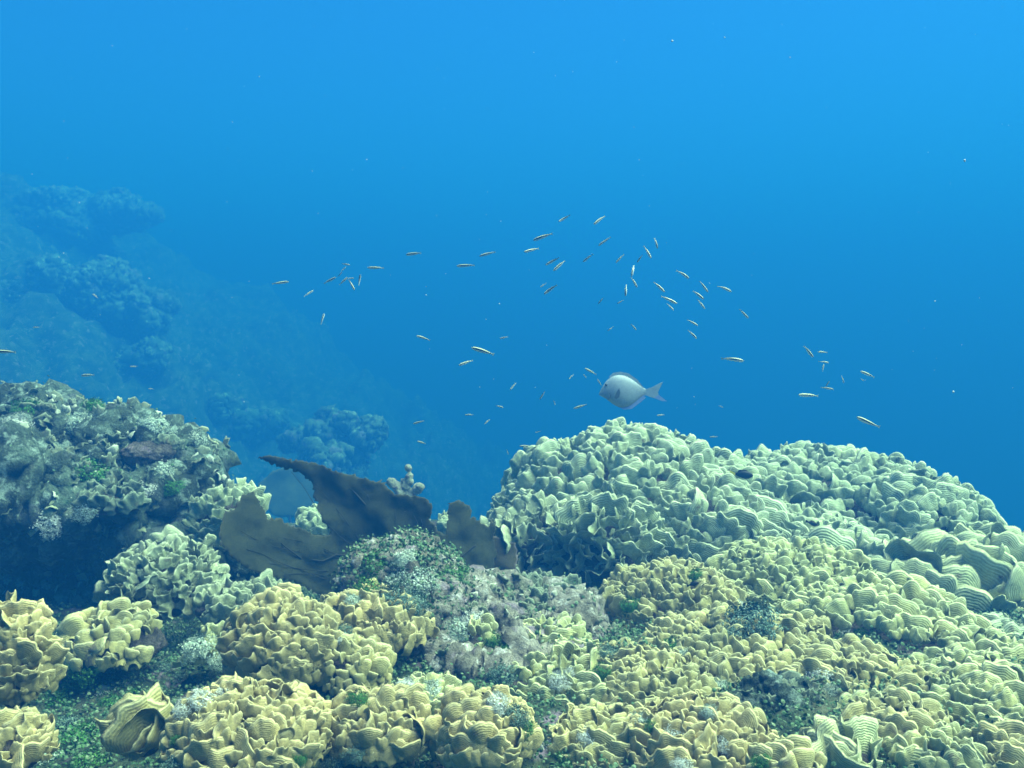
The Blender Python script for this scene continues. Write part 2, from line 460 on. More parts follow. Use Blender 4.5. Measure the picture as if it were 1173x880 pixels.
BLOCK = rock("reef_block", [E(55, 555, 2.75, 125, 58, 1.0), E(150, 570, 2.75, 80, 62, 0.9), E(15, 505, 2.9, 62, 36, 1.0),
                    E(120, 528, 2.8, 66, 34, 1), E(195, 630, 2.75, 66, 66, 0.9), E(80, 655, 3.05, 160, 100, 0.6),
                    E(60, 598, 2.62, 85, 24, 0.7), E(240, 640, 2.7, 42, 46, 0.9), E(60, 705, 2.75, 90, 26, 0.8)],
     7, [(3.0, 0.09, False), (6.0, 0.10, True), (13, 0.06, True), (32, 0.028, True), (80, 0.010, True)], 'rock',
     "big dark reef block crusted with pale patches above a shadowed hollow")
rock("algae_knoll", [E(455, 668, 2.02, 58, 38, 0.9), E(478, 690, 1.98, 60, 30, 0.9)],
     6, [(5, 0.03, False), (12, 0.04, True), (30, 0.022, True), (70, .010, True)], 'rubble',
     "small knoll shaggy with green and white algae before the sea fan")
RUB = rock("rubble_rock", [E(555, 715, 2.02, 66, 30, 0.9), E(625, 722, 2.02, 56, 28, 0.9), E(530, 752, 1.88, 54, 26, 0.9), E(600, 765, 1.85, 70, 22, 0.9)],
     6, [(5, 0.04, False), (11, 0.06, True), (24, 0.035, True), (60, 0.014, True)], 'rubble',
     "whitish and mauve pitted rock in the middle of the reef")
HOL = rock("hollow_rock", [E(890, 830, 1.62, 60, 38, 0.9), E(840, 850, 1.6, 45, 30, 0.9)],
     6, [(6, 0.04, False), (15, 0.035, True), (40, 0.012, True)], 'rock',
     "dark pitted rock with a hole between yellow corals at the lower edge")
GUL = rock("gully_rock", [E(690, 715, 2.25, 40, 26, 0.9), E(670, 740, 2.1, 35, 22, 0.9)],
     6, [(6, 0.03, False), (15, 0.03, True), (40, 0.012, True)], 'rubble',
     "small rusty brown rock in the dark gully below the green mound")

crust(BLOCK, 1700, .044, 'frill', 'brown', 5, -.12); crust(BLOCK, 500, .042, 'fan', 'frill', 9, .05); crust(BLOCK, 1900, .026, 'fan', 'palecrust', 14, -.05)
crust(RUB, 170, .026, 'frill', 'brown', 6, .05); crust(RUB, 120, .018, 'knob', 'palecrust', 16, .1); crust(HOL, 60, .03, 'frill', 'brown', 7, .1); crust(GUL, 40, .03, 'round', 'brown', 8, .1)
# ------------------------------------------------------------------ lettuce corals
C = [
 # px,  py,  d,   rx, ry, dep, style, mat, size, gap, up, label
 (712, 603, 3.05, 152, 112, 0.95, 'fan', 'green', 0.0693, 0.50, 0.42, "tall pale green dome of plate coral rising under the grey fish"),
 (612, 632, 2.70, 62, 55, 0.9, 'frill', 'frill', 0.0697, 0.46, 0.15, "frilled green coral hanging beside the sea fan's tip", {'jit': 0.3, 'spin': 0.9, 'low': -0.5, 'more_up': 0.1}),
 (690, 628, 2.66, 78, 56, 0.8, 'frill', 'green', 0.0754, 0.46, 0.22, "ruffled green coral overhanging the dark gully", {'spin': 0.8, 'low': -0.5, 'more_up': 0.1}),
 (800, 622, 2.78, 95, 72, 0.9, 'fan', 'green', 0.0722, 0.50, 0.40, "green plate coral on the shoulder between the two mounds"),
 (945, 608, 3.25, 158, 94, 0.95, 'round', 'green', 0.0635, 0.52, 0.45, "broad pale green coral mound with a dark notch near its top"),
 (895, 642, 2.75, 105, 58, 0.9, 'fan', 'green', 0.0664, 0.52, 0.42, "pale green rounded coral on the mound's front below the black fish"),
 (1055, 630, 2.9, 88, 85, 0.9, 'round', 'green', 0.0722, 0.52, 0.42, "green coral at the far right shoulder of the broad mound"),
 (1040, 690, 2.50, 75, 50, 0.9, 'round', 'bigplate', 0.095, 0.54, 0.35, "heavy grey green coral plates low on the broad mound"),
 (1140, 692, 2.55, 85, 72, 0.9, 'round', 'bigplate', 0.110, 0.52, 0.35, "smooth large plated green coral running out past the photo's edge"),
 (770, 708, 2.15, 75, 56, 0.9, 'fan', 'olive', 0.0367, 0.50, 0.50, "olive yellow leafy coral standing over the dark gully"),
 (905, 672, 2.30, 90, 40, 0.9, 'fan', 'sage', 0.0422, 0.50, 0.50, "sage coral ridge just above the dark algae clump"),
 (1000, 725, 2.05, 105, 48, 0.9, 'round', 'sage', 0.0447, 0.50, 0.48, "sage coral ridge of rounded lobes slanting down the slope"),
 (850, 765, 1.82, 105, 46, 0.9, 'round', 'olive', 0.0355, 0.50, 0.52, "olive coral bank below the dark algae clump"),
 (745, 800, 1.66, 70, 42, 0.9, 'fan', 'olive', 0.0331, 0.50, 0.55, "olive coral with upright leaves right of the white algae patch"),
 (965, 795, 1.72, 75, 48, 0.9, 'round', 'olive', 0.0344, 0.50, 0.48, "olive coral sloping down over the dark rock hole"),
 (1085, 775, 1.85, 95, 48, 0.9, 'round', 'sage', 0.0435, 0.50, 0.46, "sage coral patch under the smooth large plates"),
 (1140, 835, 1.55, 80, 55, 0.9, 'fan', 'sage', 0.0422, 0.50, 0.45, "blurred sage coral in the lower right corner"),
 (1030, 855, 1.48, 65, 45, 0.9, 'round', 'olive', 0.0307, 0.52, 0.48, "olive coral of round lobes beside the grey folded plate"),
 (968, 874, 1.38, 44, 36, 0.9, 'fan', 'bigplate', 0.078, 0.50, 0.40, "grey green coral of a few large folded plates at the bottom edge"),
 (800, 862, 1.42, 85, 46, 0.9, 'fan', 'yellow', 0.0335, 0.50, 0.52, "yellow olive coral along the bottom edge before the dark rock"),
 (900, 885, 1.30, 45, 30, 0.9, 'knob', 'olive', 0.036, 0.62, 0.6, "small knobbly coral fingers below the dark rock hole"),
 (1105, 805, 1.70, 80, 46, 0.9, 'round', 'sage', 0.0410, 0.50, 0.46, "sage coral between the slanting ridge and the corner coral"),
 (1165, 765, 2.00, 60, 46, 0.9, 'round', 'green', 0.0613, 0.50, 0.42, "grey green coral at the right edge below the smooth plates"),
 (1040, 812, 1.66, 62, 40, 0.9, 'round', 'olive', 0.0344, 0.50, 0.48, "olive coral bank midway down the right slope"),
 (1090, 878, 1.38, 62, 34, 0.9, 'fan', 'sage', 0.0385, 0.50, 0.48, "sage coral at the bottom edge near the right corner"),
 (920, 752, 1.90, 62, 36, 0.9, 'round', 'olive', 0.0355, 0.50, 0.50, "olive coral between the teal algae and the slanting ridge"),
 (812, 745, 2.00, 50, 30, 0.9, 'fan', 'olive', 0.0344, 0.50, 0.52, "olive coral saddle behind the green algae tuft"),
 (715, 772, 1.80, 45, 28, 0.9, 'fan', 'olive', 0.0320, 0.50, 0.52, "little olive coral at the gully's lower end"),
 (900, 795, 1.72, 46, 22, 0.9, 'round', 'yellow', 0.0310, 0.50, 0.45, "yellow olive coral capping the dark hollow rock"),
 (745, 850, 1.50, 45, 34, 0.9, 'fan', 'olive', 0.0307, 0.50, 0.52, "olive coral lobe wedged between bottom edge corals"),
 (838, 590, 2.98, 66, 60, 0.9, 'fan', 'green', 0.0758, 0.50, 0.42, "green plate coral filling the saddle of the two mounds"),
 (970, 655, 2.60, 70, 45, 0.9, 'round', 'green', 0.0830, 0.50, 0.42, "green coral boss in the middle of the broad mound's face"),
 (885, 700, 2.35, 70, 30, 0.9, 'round', 'sage', 0.0435, 0.50, 0.48, "sage coral strip under the broad mound, above the teal algae"),
 (870, 742, 1.98, 52, 28, 0.9, 'fan', 'sage', 0.0397, 0.50, 0.48, "sage coral hugging the front of the large teal algae clump"),
 (1010, 785, 1.80, 60, 34, 0.9, 'round', 'olive', 0.0376, 0.50, 0.48, "olive coral hump directly under the slanting sage ridge"),
 (690, 800, 1.66, 46, 30, 0.9, 'fan', 'sage', 0.0397, 0.50, 0.48, "sage coral fingers between the two lower olive banks"),
 (1150, 880, 1.36, 50, 36, 0.9, 'fan', 'olive', 0.0376, 0.50, 0.48, "olive coral at the very corner on the lower right"),
 (1005, 835, 1.54, 46, 30, 0.9, 'round', 'sage', 0.0389, 0.50, 0.48, "sage coral just above the grey folded plates"),
 (490, 805, 1.58, 44, 26, 0.9, 'fan', 'sage', 0.0361, 0.52, 0.50, "dull sage coral behind the bottom yellow corals"),
 (600, 790, 1.70, 40, 24, 0.9, 'fan', 'sage', 0.0361, 0.52, 0.50, "dull sage coral below the pitted rock's right end"),
 (655, 800, 1.72, 72, 46, 0.9, 'fan', 'sage', 0.0447, 0.52, 0.45, "pale sage coral under the white algae patch"),
 (690, 862, 1.45, 60, 40, 0.9, 'fan', 'olive', 0.0355, 0.50, 0.5, "olive coral beside the bleached white rubble at the bottom"),
 (632, 740, 1.88, 52, 30, 0.9, 'fan', 'sage', 0.0435, 0.58, 0.5, "small sage coral with cupped plates on the pitted rock", {'holes': -0.2}),
 (612, 692, 2.06, 62, 26, 0.9, 'frill', 'brown', 0.0476, 0.50, 0.35, "thin brown rimmed coral crusting the pitted rock's top"),
 (545, 735, 1.86, 30, 26, 0.9, 'fan', 'sage', 0.0341, 0.60, 0.5, "little grey green coral tucked against the pitted rock", {'holes': -0.15}),
 (325, 748, 1.66, 70, 66, 0.9, 'fan', 'yellow', 0.0359, 0.50, 0.48, "tall yellow coral hummock right of the white algae"),
 (425, 722, 1.82, 72, 46, 0.9, 'fan', 'yellow', 0.0384, 0.50, 0.55, "yellow cupped coral just below the algae knoll"),
 (405, 770, 1.66, 50, 40, 0.9, 'knob', 'olive', 0.032, 0.56, 0.6, "olive knobbly coral in the dip between yellow hummocks"),
 (285, 850, 1.32, 100, 58, 0.9, 'fan', 'yellow', 0.0346, 0.50, 0.45, "large bright yellow coral at the bottom edge, pale tipped"),
 (435, 842, 1.38, 70, 48, 0.9, 'round', 'yellow', 0.0346, 0.50, 0.48, "yellow coral at the bottom, right of the pale tipped one"),
 (555, 848, 1.36, 66, 52, 0.9, 'round', 'yellow', 0.0340, 0.50, 0.45, "yellow brown rounded coral at the bottom centre"),
 (165, 842, 1.42, 42, 44, 0.9, 'fan', 'olive', 0.058, 0.46, 0.30, "olive coral of few broad plates among green algae", {'holes': -0.6}),
 (15, 760, 1.42, 52, 72, 0.9, 'fan', 'yellow', 0.0358, 0.50, 0.35, "tall yellow coral cut off by the left edge"),
 (10, 860, 1.30, 55, 40, 0.9, 'fan', 'yellow', 0.0321, 0.52, 0.35, "dull yellow coral in the lower left corner"),
 (135, 738, 1.92, 72, 40, 0.9, 'knob', 'olive', 0.044, 0.50, 0.55, "olive knobbly coral in front of the spiky pale one", {'jit': 0.35}),
 (190, 672, 2.20, 66, 52, 0.9, 'frill', 'frill', 0.0492, 0.46, 0.30, "spiky pale green frilled coral below the reef block", {'jit': 0.35, 'spin': 1.0}),
 (238, 745, 1.90, 40, 26, 0.9, 'fan', 'sage', 0.0360, 0.52, 0.5, "small sage coral left of the tall yellow hummock"),
 (250, 700, 2.10, 38, 28, 0.9, 'frill', 'frill', 0.0508, 0.52, 0.4, "small frilled coral at the foot of the big sea fan"),
 (232, 808, 1.60, 42, 30, 0.9, 'fan', 'olive', 0.0367, 0.54, 0.4, "small olive coral next to the bright white algae"),
 (255, 600, 2.62, 46, 52, 0.9, 'frill', 'green', 0.0615, 0.48, 0.35, "pale green coral clinging to the reef block's right flank"),
 (170, 520, 2.62, 42, 26, 0.9, 'frill', 'brown', 0.0492, 0.62, 0.35, "thin tan coral crust on the reef block's top edge", {'holes': -0.1, 'jit': 0.4}),
 (130, 575, 2.48, 55, 24, 0.9, 'frill', 'brown', 0.0508, 0.62, 0.30, "tan coral shelf on the reef block above the shadow", {'holes': -0.1, 'jit': 0.4}),
 (40, 520, 2.62, 50, 24, 0.9, 'frill', 'brown', 0.0492, 0.66, 0.35, "tan coral shelf on the reef block at the left edge", {'holes': -0.1, 'jit': 0.4}),
 (378, 606, 3.35, 42, 24, 0.9, 'fan', 'green', 0.0541, 0.50, 0.45, "pale coral seen through the gap in the sea fan"),
 (503, 606, 3.25, 26, 16, 0.9, 'fan', 'green', 0.0505, 0.50, 0.45, "pale coral peeping through the notch between the fan's blades"),
 (305, 640, 2.75, 40, 30, 0.9, 'fan', 'green', 0.0505, 0.54, 0.4, "dim green coral in the shade behind the sea fan"),
 (300, 690, 2.3, 40, 22, 0.9, 'frill', 'frill', 0.0492, 0.54, 0.4, "dim frilled coral in the shadow under the sea fan"),
]
C = [(c[0], c[1], c[2], c[3] * 1.15, c[4] * 1.12) + c[5:] if c[1] > 660 and c[0] > 640 else c for c in C]
for s in C: register(*E(*s[:6]))
tot = sum(colony(s) for s in C)
print("plates", tot)

# ------------------------------------------------------------------ sea fan
def fan_mat(name, a, b_, edge):
    m, t, b = new_mat(name, 0.9, 0.1)
    c = ramp(t, geo_noise(t, 14, 5), [(0.3, a), (0.7, b_)])
    vor = N(t, "ShaderNodeTexVoronoi", feature='DISTANCE_TO_EDGE'); vor.inputs["Scale"].default_value = 260
    g = N(t, "ShaderNodeNewGeometry"); t.links.new(g.outputs["Position"], vor.inputs["Vector"])
    net = ramp(t, vor.outputs["Distance"], [(0.05, (1.15, 1.12, 1.1)), (0.3, (0.62, 0.65, 0.65))])
    c = mixc(t, 1.0, c, net, 'MULTIPLY')
    uv = N(t, "ShaderNodeUVMap"); sx = N(t, "ShaderNodeSeparateXYZ"); t.links.new(uv.outputs[0], sx.inputs[0])
    c = mixc(t, ramp(t, sx.outputs[0], [(0.0, (0.7, 0.7, 0.7)), (0.12, (0, 0, 0))]), c, edge)
    t.links.new(c, b.inputs["Base Color"])
    bump(t, b, vor.outputs["Distance"], 0.5, 0.003)
    tr = N(t, "ShaderNodeBsdfTranslucent"); tr.inputs[0].default_value = (*b_, 1)
    mx = N(t, "ShaderNodeMixShader"); mx.inputs[0].default_value = 0.18
    out = t.nodes["Material Output"]
    tp = N(t, "ShaderNodeBsdfTransparent"); holes = N(t, "ShaderNodeMixShader")
    t.links.new(ramp(t, vor.outputs["Distance"], [(0.30, (0, 0, 0)), (0.42, (1, 1, 1))]), holes.inputs[0])      # the open cells of the net
    t.links.new(b.outputs[0], mx.inputs[1]); t.links.new(tr.outputs[0], mx.inputs[2]); t.links.new(mx.outputs[0], holes.inputs[1]); t.links.new(tp.outputs[0], holes.inputs[2]); t.links.new(holes.outputs[0], out.inputs[0])
    return m
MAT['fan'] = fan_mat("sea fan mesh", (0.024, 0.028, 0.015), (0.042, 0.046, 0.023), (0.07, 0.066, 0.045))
MAT['fan_pale'] = fan_mat("sea fan lit mesh", (0.05, 0.046, 0.026), (0.08, 0.07, 0.042), (0.24, 0.20, 0.22))  # paler copy of the fan material, its lit look put into the colour
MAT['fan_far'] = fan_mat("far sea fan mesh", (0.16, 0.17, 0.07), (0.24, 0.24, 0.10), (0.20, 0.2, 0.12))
m_, t_, b_ = new_mat("fan vein"); b_.inputs["Base Color"].default_value = (0.022, 0.022, 0.016, 1); MAT['vein'] = m_

def inside(poly, x, y):
    n = len(poly); res = np.zeros(len(x), bool); j = n - 1
    for i in range(n):
        xi, yi = poly[i]; xj, yj = poly[j]
        c = ((yi > y) != (yj > y)) & (x < (xj - xi) * (y - yi) / (yj - yi + 1e-12) + xi)
        res ^= c; j = i
    return res

def sheet(poly, depth, step=3.2, jag=1.7, thick=0.0045, seed=1):
    """thin curved sheet: outline in photo pixels, depth(px,py) gives the metres ahead of each point"""
    r_ = np.random.default_rng(seed)
    poly = np.array(poly, float); b = []
    for i in range(len(poly)):
        a, c = poly[i], poly[(i + 1) % len(poly)]; n = max(1, int(np.linalg.norm(c - a) / 2.2))
        for k in range(n): b.append(a + (c - a) * k / n)
    b = np.array(b); b += r_.normal(size=b.shape) * jag * 0.6
    gx, gy = np.meshgrid(np.arange(b[:, 0].min(), b[:, 0].max(), step), np.arange(b[:, 1].min(), b[:, 1].max(), step))
    g = np.stack([gx.ravel(), gy.ravel()], 1) + r_.uniform(-.6, .6, (gx.size, 2))
    dist = np.min(np.linalg.norm(g[:, None] - b[None], axis=2), axis=1)
    g = g[inside(b, g[:, 0], g[:, 1]) & (dist > 1.4)]
    pts = [Vector(p) for p in np.concatenate([b, g])]
    edges = [(i, (i + 1) % len(b)) for i in range(len(b))]
    v2, _, fs, _, _, _ = delaunay_2d_cdt(pts, edges, [], 1, 1e-4)
    v2 = np.array([v[:] for v in v2]); F = np.array([f for f in fs if len(f) == 3])
    dist = np.min(np.linalg.norm(v2[:, None] - b[None], axis=2), axis=1)
    W = np.array([P(x, y, depth(x, y)) for x, y in v2])
    W += np.outer(perlin(np.stack([v2[:, 0] * .035, v2[:, 1] * .035, np.full(len(v2), seed)], 1)) * 0.022, FWD)
    W += np.outer(perlin(np.stack([v2[:, 0] * .11, v2[:, 1] * .11, np.full(len(v2), seed + 9.)], 1)) * 0.004, FWD)
    nn = normals(W, F); 
    if (nn @ FWD).mean() > 0: F = F[:, ::-1]; nn = -nn
    n = len(W); t = thick * np.clip(dist / 2, 0.35, 1)[:, None] / 2
    e = {}
    for f in F:
        for i in range(3):
            a, c = f[i], f[(i + 1) % 3]
            if (c, a) in e: del e[(c, a)]
            else: e[(a, c)] = 1
    side = np.array([[a, a + n, c + n, c] for a, c in e])
    V = np.concatenate([W + nn * t, W - nn * t])
    uv = np.stack([np.clip(dist / 14, 0, 1)] * 2, 1); uv = np.concatenate([uv, uv])
    return V, [F, F[:, ::-1] + n, side], uv, W

FB = P(520, 692, 2.30)
fan = empty("sea_fan", FB, "large torn brown sea fan spread between the reef block and green mound", "sea fan")
def d_main(x, y): return 2.34 + 0.0016 * (560 - x) * (1 if x > 380 else 1) * 0.5 + 0.0010 * (690 - y)
def d_left(x, y):
    t = np.clip((y - 545 - .35 * np.clip(x - 290, 0, 80)) / 25, 0, 1); return d_main(x, y) + 0.0022 * np.clip(x - 500, 0, 100) - 0.38 * (np.clip(410 - x, 0, 160) / 160) ** 1.5 * t * t * (3 - 2 * t)
def d_right(x, y): return 2.44 + 0.0012 * (690 - y) + 0.0010 * (x - 520)
def d_back(x, y): return 2.50 + 0.0008 * (690 - y)
main = [(295, 525), (303, 522), (309, 521), (330, 526), (356, 530), (372, 534), (388, 541), (410, 546), (432, 552), (436, 551), (451, 565), (466, 568), (482, 569), (490, 572), (495, 577), (495, 591), (491, 597), (501, 604), (506, 611), (511, 614), (513, 600), (514, 576), (520, 575), (526, 573), (533, 577), (538, 581), (541, 591), (552, 600), (560, 603), (563, 594), (567, 601), (566, 613), (569, 635), (562, 668), (535, 700), (470, 712),
        (430, 705), (391, 688), (362, 680), (337, 667), (309, 660), (281, 650), (265, 639), (254, 626), (252, 612), (253, 600), (258, 588), (268, 583), (274, 572), (281, 566), (290, 564), (298, 577), (302, 586), (306, 594), (321, 596), (334, 602), (348, 607), (362, 613), (376, 614), (378, 609),
        (372, 601), (366, 586), (359, 566), (358, 552), (347, 544), (325, 536)]
right = [(505, 690), (512, 620), (513, 600), (514, 576), (520, 575), (526, 573), (533, 577), (538, 581), (541, 591), (552, 600), (560, 603), (563, 594), (567, 601), (566, 613), (569, 635), (560, 668), (530, 700)]
back = [(525, 700), (530, 640), (548, 622), (566, 615), (578, 617), (590, 622), (592, 640), (590, 660), (570, 675), (548, 692)]
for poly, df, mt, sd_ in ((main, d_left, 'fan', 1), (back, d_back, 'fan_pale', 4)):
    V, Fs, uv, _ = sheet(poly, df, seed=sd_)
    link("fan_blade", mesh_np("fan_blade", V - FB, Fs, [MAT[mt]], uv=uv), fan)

def tube(path, r0, r1, seg=7):
    path = np.array(path, float); n = len(path); V = []; F = []
    for i in range(n):
        t = path[min(i + 1, n - 1)] - path[max(i - 1, 0)]; t /= np.linalg.norm(t)
        a = np.cross(t, [0.3, 0.9, 0.31]); a /= np.linalg.norm(a); b = np.cross(t, a)
        r = r0 + (r1 - r0) * i / (n - 1)
        for k in range(seg):
            th = 2 * math.pi * k / seg; V.append(path[i] + r * (a * math.cos(th) + b * math.sin(th)))
    for i in range(n - 1):
        for k in range(seg): F.append((i * seg + k, i * seg + (k + 1) % seg, (i + 1) * seg + (k + 1) % seg, (i + 1) * seg + k))
    V.append(path[0]); V.append(path[-1]); T = []
    for k in range(seg):
        T.append((len(V) - 2, (k + 1) % seg, k)); T.append((len(V) - 1, (n - 1) * seg + k, (n - 1) * seg + (k + 1) % seg))
    return np.array(V), [np.array(F), np.array(T)]

veins = [([(468, 690), (455, 640), (448, 618), (438, 600), (420, 580), (404, 562), (392, 552)], d_left, .005),
         ([(455, 680), (440, 640), (430, 620), (426, 608)], d_left, .004),
         ([(452, 670), (425, 645), (405, 637), (385, 636), (370, 643), (345, 640)], d_left, .0045),
         ([(345, 640), (325, 625), (312, 612)], d_left, .0025),
         ([(500, 672), (520, 645), (535, 632), (548, 622)], d_left, .003)]
tips = [((318, 530), d_left), ((352, 545), d_left), ((420, 556), d_left), ((445, 572), d_left), ((470, 578), d_left), ((488, 585), d_left), ((262, 606), d_left), ((262, 630), d_left), ((285, 645), d_left), ((320, 655), d_left), ((300, 605), d_left), ((340, 618), d_left), ((400, 640), d_left)]
for j, ((tx, ty), df) in enumerate(tips):
    bx, by = 486 + 2 * (j % 5), 690; pts_ = []
    for q_ in np.linspace(.12, .96, 9):
        e_ = q_ ** 1.25; x = bx + (tx - bx) * q_ + 6 * math.sin(q_ * 9 + j * 1.7); y = by + (ty - by) * (e_ if ty < 600 else q_ ** .75) + 4 * math.sin(q_ * 11 + j)
        pts_.append((x, y))
    veins.append((pts_, df, .0015))
for pts, df, r in veins:
    pp = []
    for (a, c) in zip(pts[:-1], pts[1:]):
        for k in range(4):
            x, y = a[0] + (c[0] - a[0]) * k / 4, a[1] + (c[1] - a[1]) * k / 4
            pp.append(P(x, y, df(x, y) - 0.004) - FB)
    V, Fs = tube(pp, r, r * .5)
    link("fan_vein", mesh_np("fan_vein", V, Fs, [MAT['vein']]), fan)
V, Fs = tube([P(512, 712, 2.32) - FB, P(508, 690, 2.33) - FB, P(498, 668, 2.335) - FB], .018, .009)
link("fan_stalk", mesh_np("fan_stalk", V, Fs, [MAT['vein']]), fan)

# distant sea fan, a round one
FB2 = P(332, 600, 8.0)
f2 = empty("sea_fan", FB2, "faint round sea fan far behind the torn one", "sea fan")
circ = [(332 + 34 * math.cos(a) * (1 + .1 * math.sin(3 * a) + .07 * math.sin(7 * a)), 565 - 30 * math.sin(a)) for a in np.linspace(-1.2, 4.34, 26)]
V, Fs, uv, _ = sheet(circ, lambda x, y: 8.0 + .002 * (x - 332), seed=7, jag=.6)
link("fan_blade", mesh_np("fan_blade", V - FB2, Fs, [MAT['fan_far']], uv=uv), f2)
V, Fs = tube([P(333, 618, 8.0) - FB2, P(332, 590, 8.0) - FB2], .02, .01)
link("fan_stalk", mesh_np("fan_stalk", V, Fs, [MAT['vein']]), f2)

# finger coral behind the fan
d = 3.5; k = d / FPX
pathx = [((465, 585), (464, 567), (466, 552), (468, 538)), ((463, 572), (454, 560), (446, 552)), ((466, 572), (474, 562), (480, 557)), ((462, 580), (452, 574), (444, 570))]
ells = []
r_ = np.random.default_rng(8)
for pth in pathx:
    for a, c in zip(pth[:-1], pth[1:]):
        for j in range(4):
            x, y = a[0] + (c[0] - a[0]) * j / 3, a[1] + (c[1] - a[1]) * j / 3
            ells.append((P(x, y, d) + r_.normal(size=3) * .006, np.full(3, r_.uniform(3.6, 5.6) * k)))
ells.append(E(462, 588, 3.5, 16, 12, 1))
V, F = remesh_blob(ells, 0.006); V = roughen(V, F, [(18, .012, False), (45, .008, True)])
cc = P(463, 585, d)
MAT['finger'] = rock_mat("finger coral", [(0.3, (0.25, 0.27, 0.2)), (0.5, (0.5, 0.5, 0.38)), (0.7, (0.62, 0.6, 0.48))], 20, 70)
tag(link("finger_coral", mesh_np("finger_coral", V - cc, [F], [MAT['finger']])), "knobby pale finger coral poking up behind the sea fan", "coral").location = cc

# far coral heads fading in the blue
FARC = [(392, 492, 13.5, 34, 20, "hazy pale coral clump far behind the sea fan"),
        (372, 522, 12.5, 24, 14, "hazy coral knob just above the sea fan's edge"),
        (45, 325, 14, 75, 34, "large hazy coral head on the far slope, pale topped"),
        (60, 240, 19, 85, 24, "faint coral plateau highest on the far slope"),
        (150, 350, 16, 40, 18, "faint coral lump midway down the far slope"),
        (250, 470, 12, 45, 18, "faint coral lump above the reef block's right shoulder"),
        (300, 500, 10, 32, 16, "hazy coral lump between the reef block and sea fan"),
        (140, 410, 12, 50, 20, "hazy coral lump over the reef block's notch")]
bpy.context.view_layer.update(); DG0 = bpy.context.evaluated_depsgraph_get()
for (px, py, d, rx, ry, lab) in FARC:
    es = [E(px, py + .3 * ry, d, rx * .55, ry * .4, 1)] + [E(px + r_.normal() * .55 * rx, py + r_.uniform(-.5, .9) * ry, d + r_.uniform(-.03, .03) * d, rx * r_.uniform(.12, .34), ry * r_.uniform(.15, .42), 1) for _ in range(22)]
    k = d / FPX
    if py in (492, 522): es += [E(px - 3 * j, py + 22 * j, d, rx * .8, 22, 1) for j in range(1, 9)]     # a tall knoll standing on the slope
    else:
        dd = Vector(P(px, py, 1)).normalized(); okk, lc, _, _, _, _ = SC.ray_cast(DG0, Vector((0, 0, 0)) + dd * 5, dd)
        if okk:
            d2 = float(np.array(lc) @ FWD); es = [(c_ * d2 * 1.02 / d - np.array([0, 0, .9 * r3[2] * d2 / d]), r3 * d2 / d * np.array([1.1, 1.1, 1.8])) for c_, r3 in es]; d = d2; k = d / FPX
    V, F = remesh_blob(es, 1.3 * k); V = roughen(V, F, [(0.05 / k, 16 * k, False), (0.12 / k, 12 * k, True), (0.35 / k, 5 * k, True)])
    cc = P(px, py, d)
    tag(link("coral_head", mesh_np("coral_head", V - cc, [F], [MAT['far']])), lab, "coral", "hazy coral heads far behind").location = cc

# ------------------------------------------------------------------ algae
def flakes(pts, nrm, size, seed, spread=0.8):
    r_ = np.random.default_rng(seed); n = len(pts)
    g = nrm * 0.8 + r_.normal(size=(n, 3)) * spread; g /= np.linalg.norm(g, axis=1)[:, None]
    a = np.cross(g, r_.normal(size=(n, 3))); a /= np.linalg.norm(a, axis=1)[:, None]; b = np.cross(g, a)
    s = size * r_.uniform(.55, 1.4, n)
    th = np.linspace(0, 2 * np.pi, 7)[:-1]
    ring = a[:, None] * np.cos(th)[None, :, None] + b[:, None] * np.sin(th)[None, :, None]
    V = np.concatenate([(pts + g * (s * .25)[:, None])[:, None], pts[:, None] + ring * s[:, None, None] * .5], 1)
    o = (np.arange(n) * 7)[:, None]
    F = np.stack([np.stack([o[:, 0], o[:, 0] + 1 + k, o[:, 0] + 1 + (k + 1) % 6], 1) for k in range(6)], 1).reshape(-1, 3)
    return V.reshape(-1, 3), F

def tuft_mesh(seed, nf, fs, mat):
    """a bushy hemisphere of little leaf discs, radius 1"""
    r_ = np.random.default_rng(seed)
    u = r_.normal(size=(nf, 3)); u[:, 2] = np.abs(u[:, 2]) * .9 - .15; u /= np.linalg.norm(u, axis=1)[:, None]
    rad = r_.uniform(.45, 1, nf) ** .6 * (1 + .9 * fbm(u * 1.9 + seed, 3)); pts = u * rad[:, None] * np.array([1, 1, .55])
    V, F = flakes(pts, u, fs, seed)
    return mesh_np("algae_tuft", V, [F], [MAT[mat]], smooth=False)
TUFT = {m: [tuft_mesh(100 + 7 * i + k, 2100, .08, m) for k in range(3)] for i, m in enumerate(('alga_green', 'alga_dark', 'alga_pale', 'alga_white'))}

bpy.context.view_layer.update()
DG = bpy.context.evaluated_depsgraph_get()
def hit(px, py):
    dv = Vector(P(px, py, 1)); dv.normalize()
    ok, loc, nor, _, ob, _ = SC.ray_cast(DG, Vector((0, 0, 0)), dv)
    return (np.array(loc), np.array(nor), ob) if ok else (None, None, None)

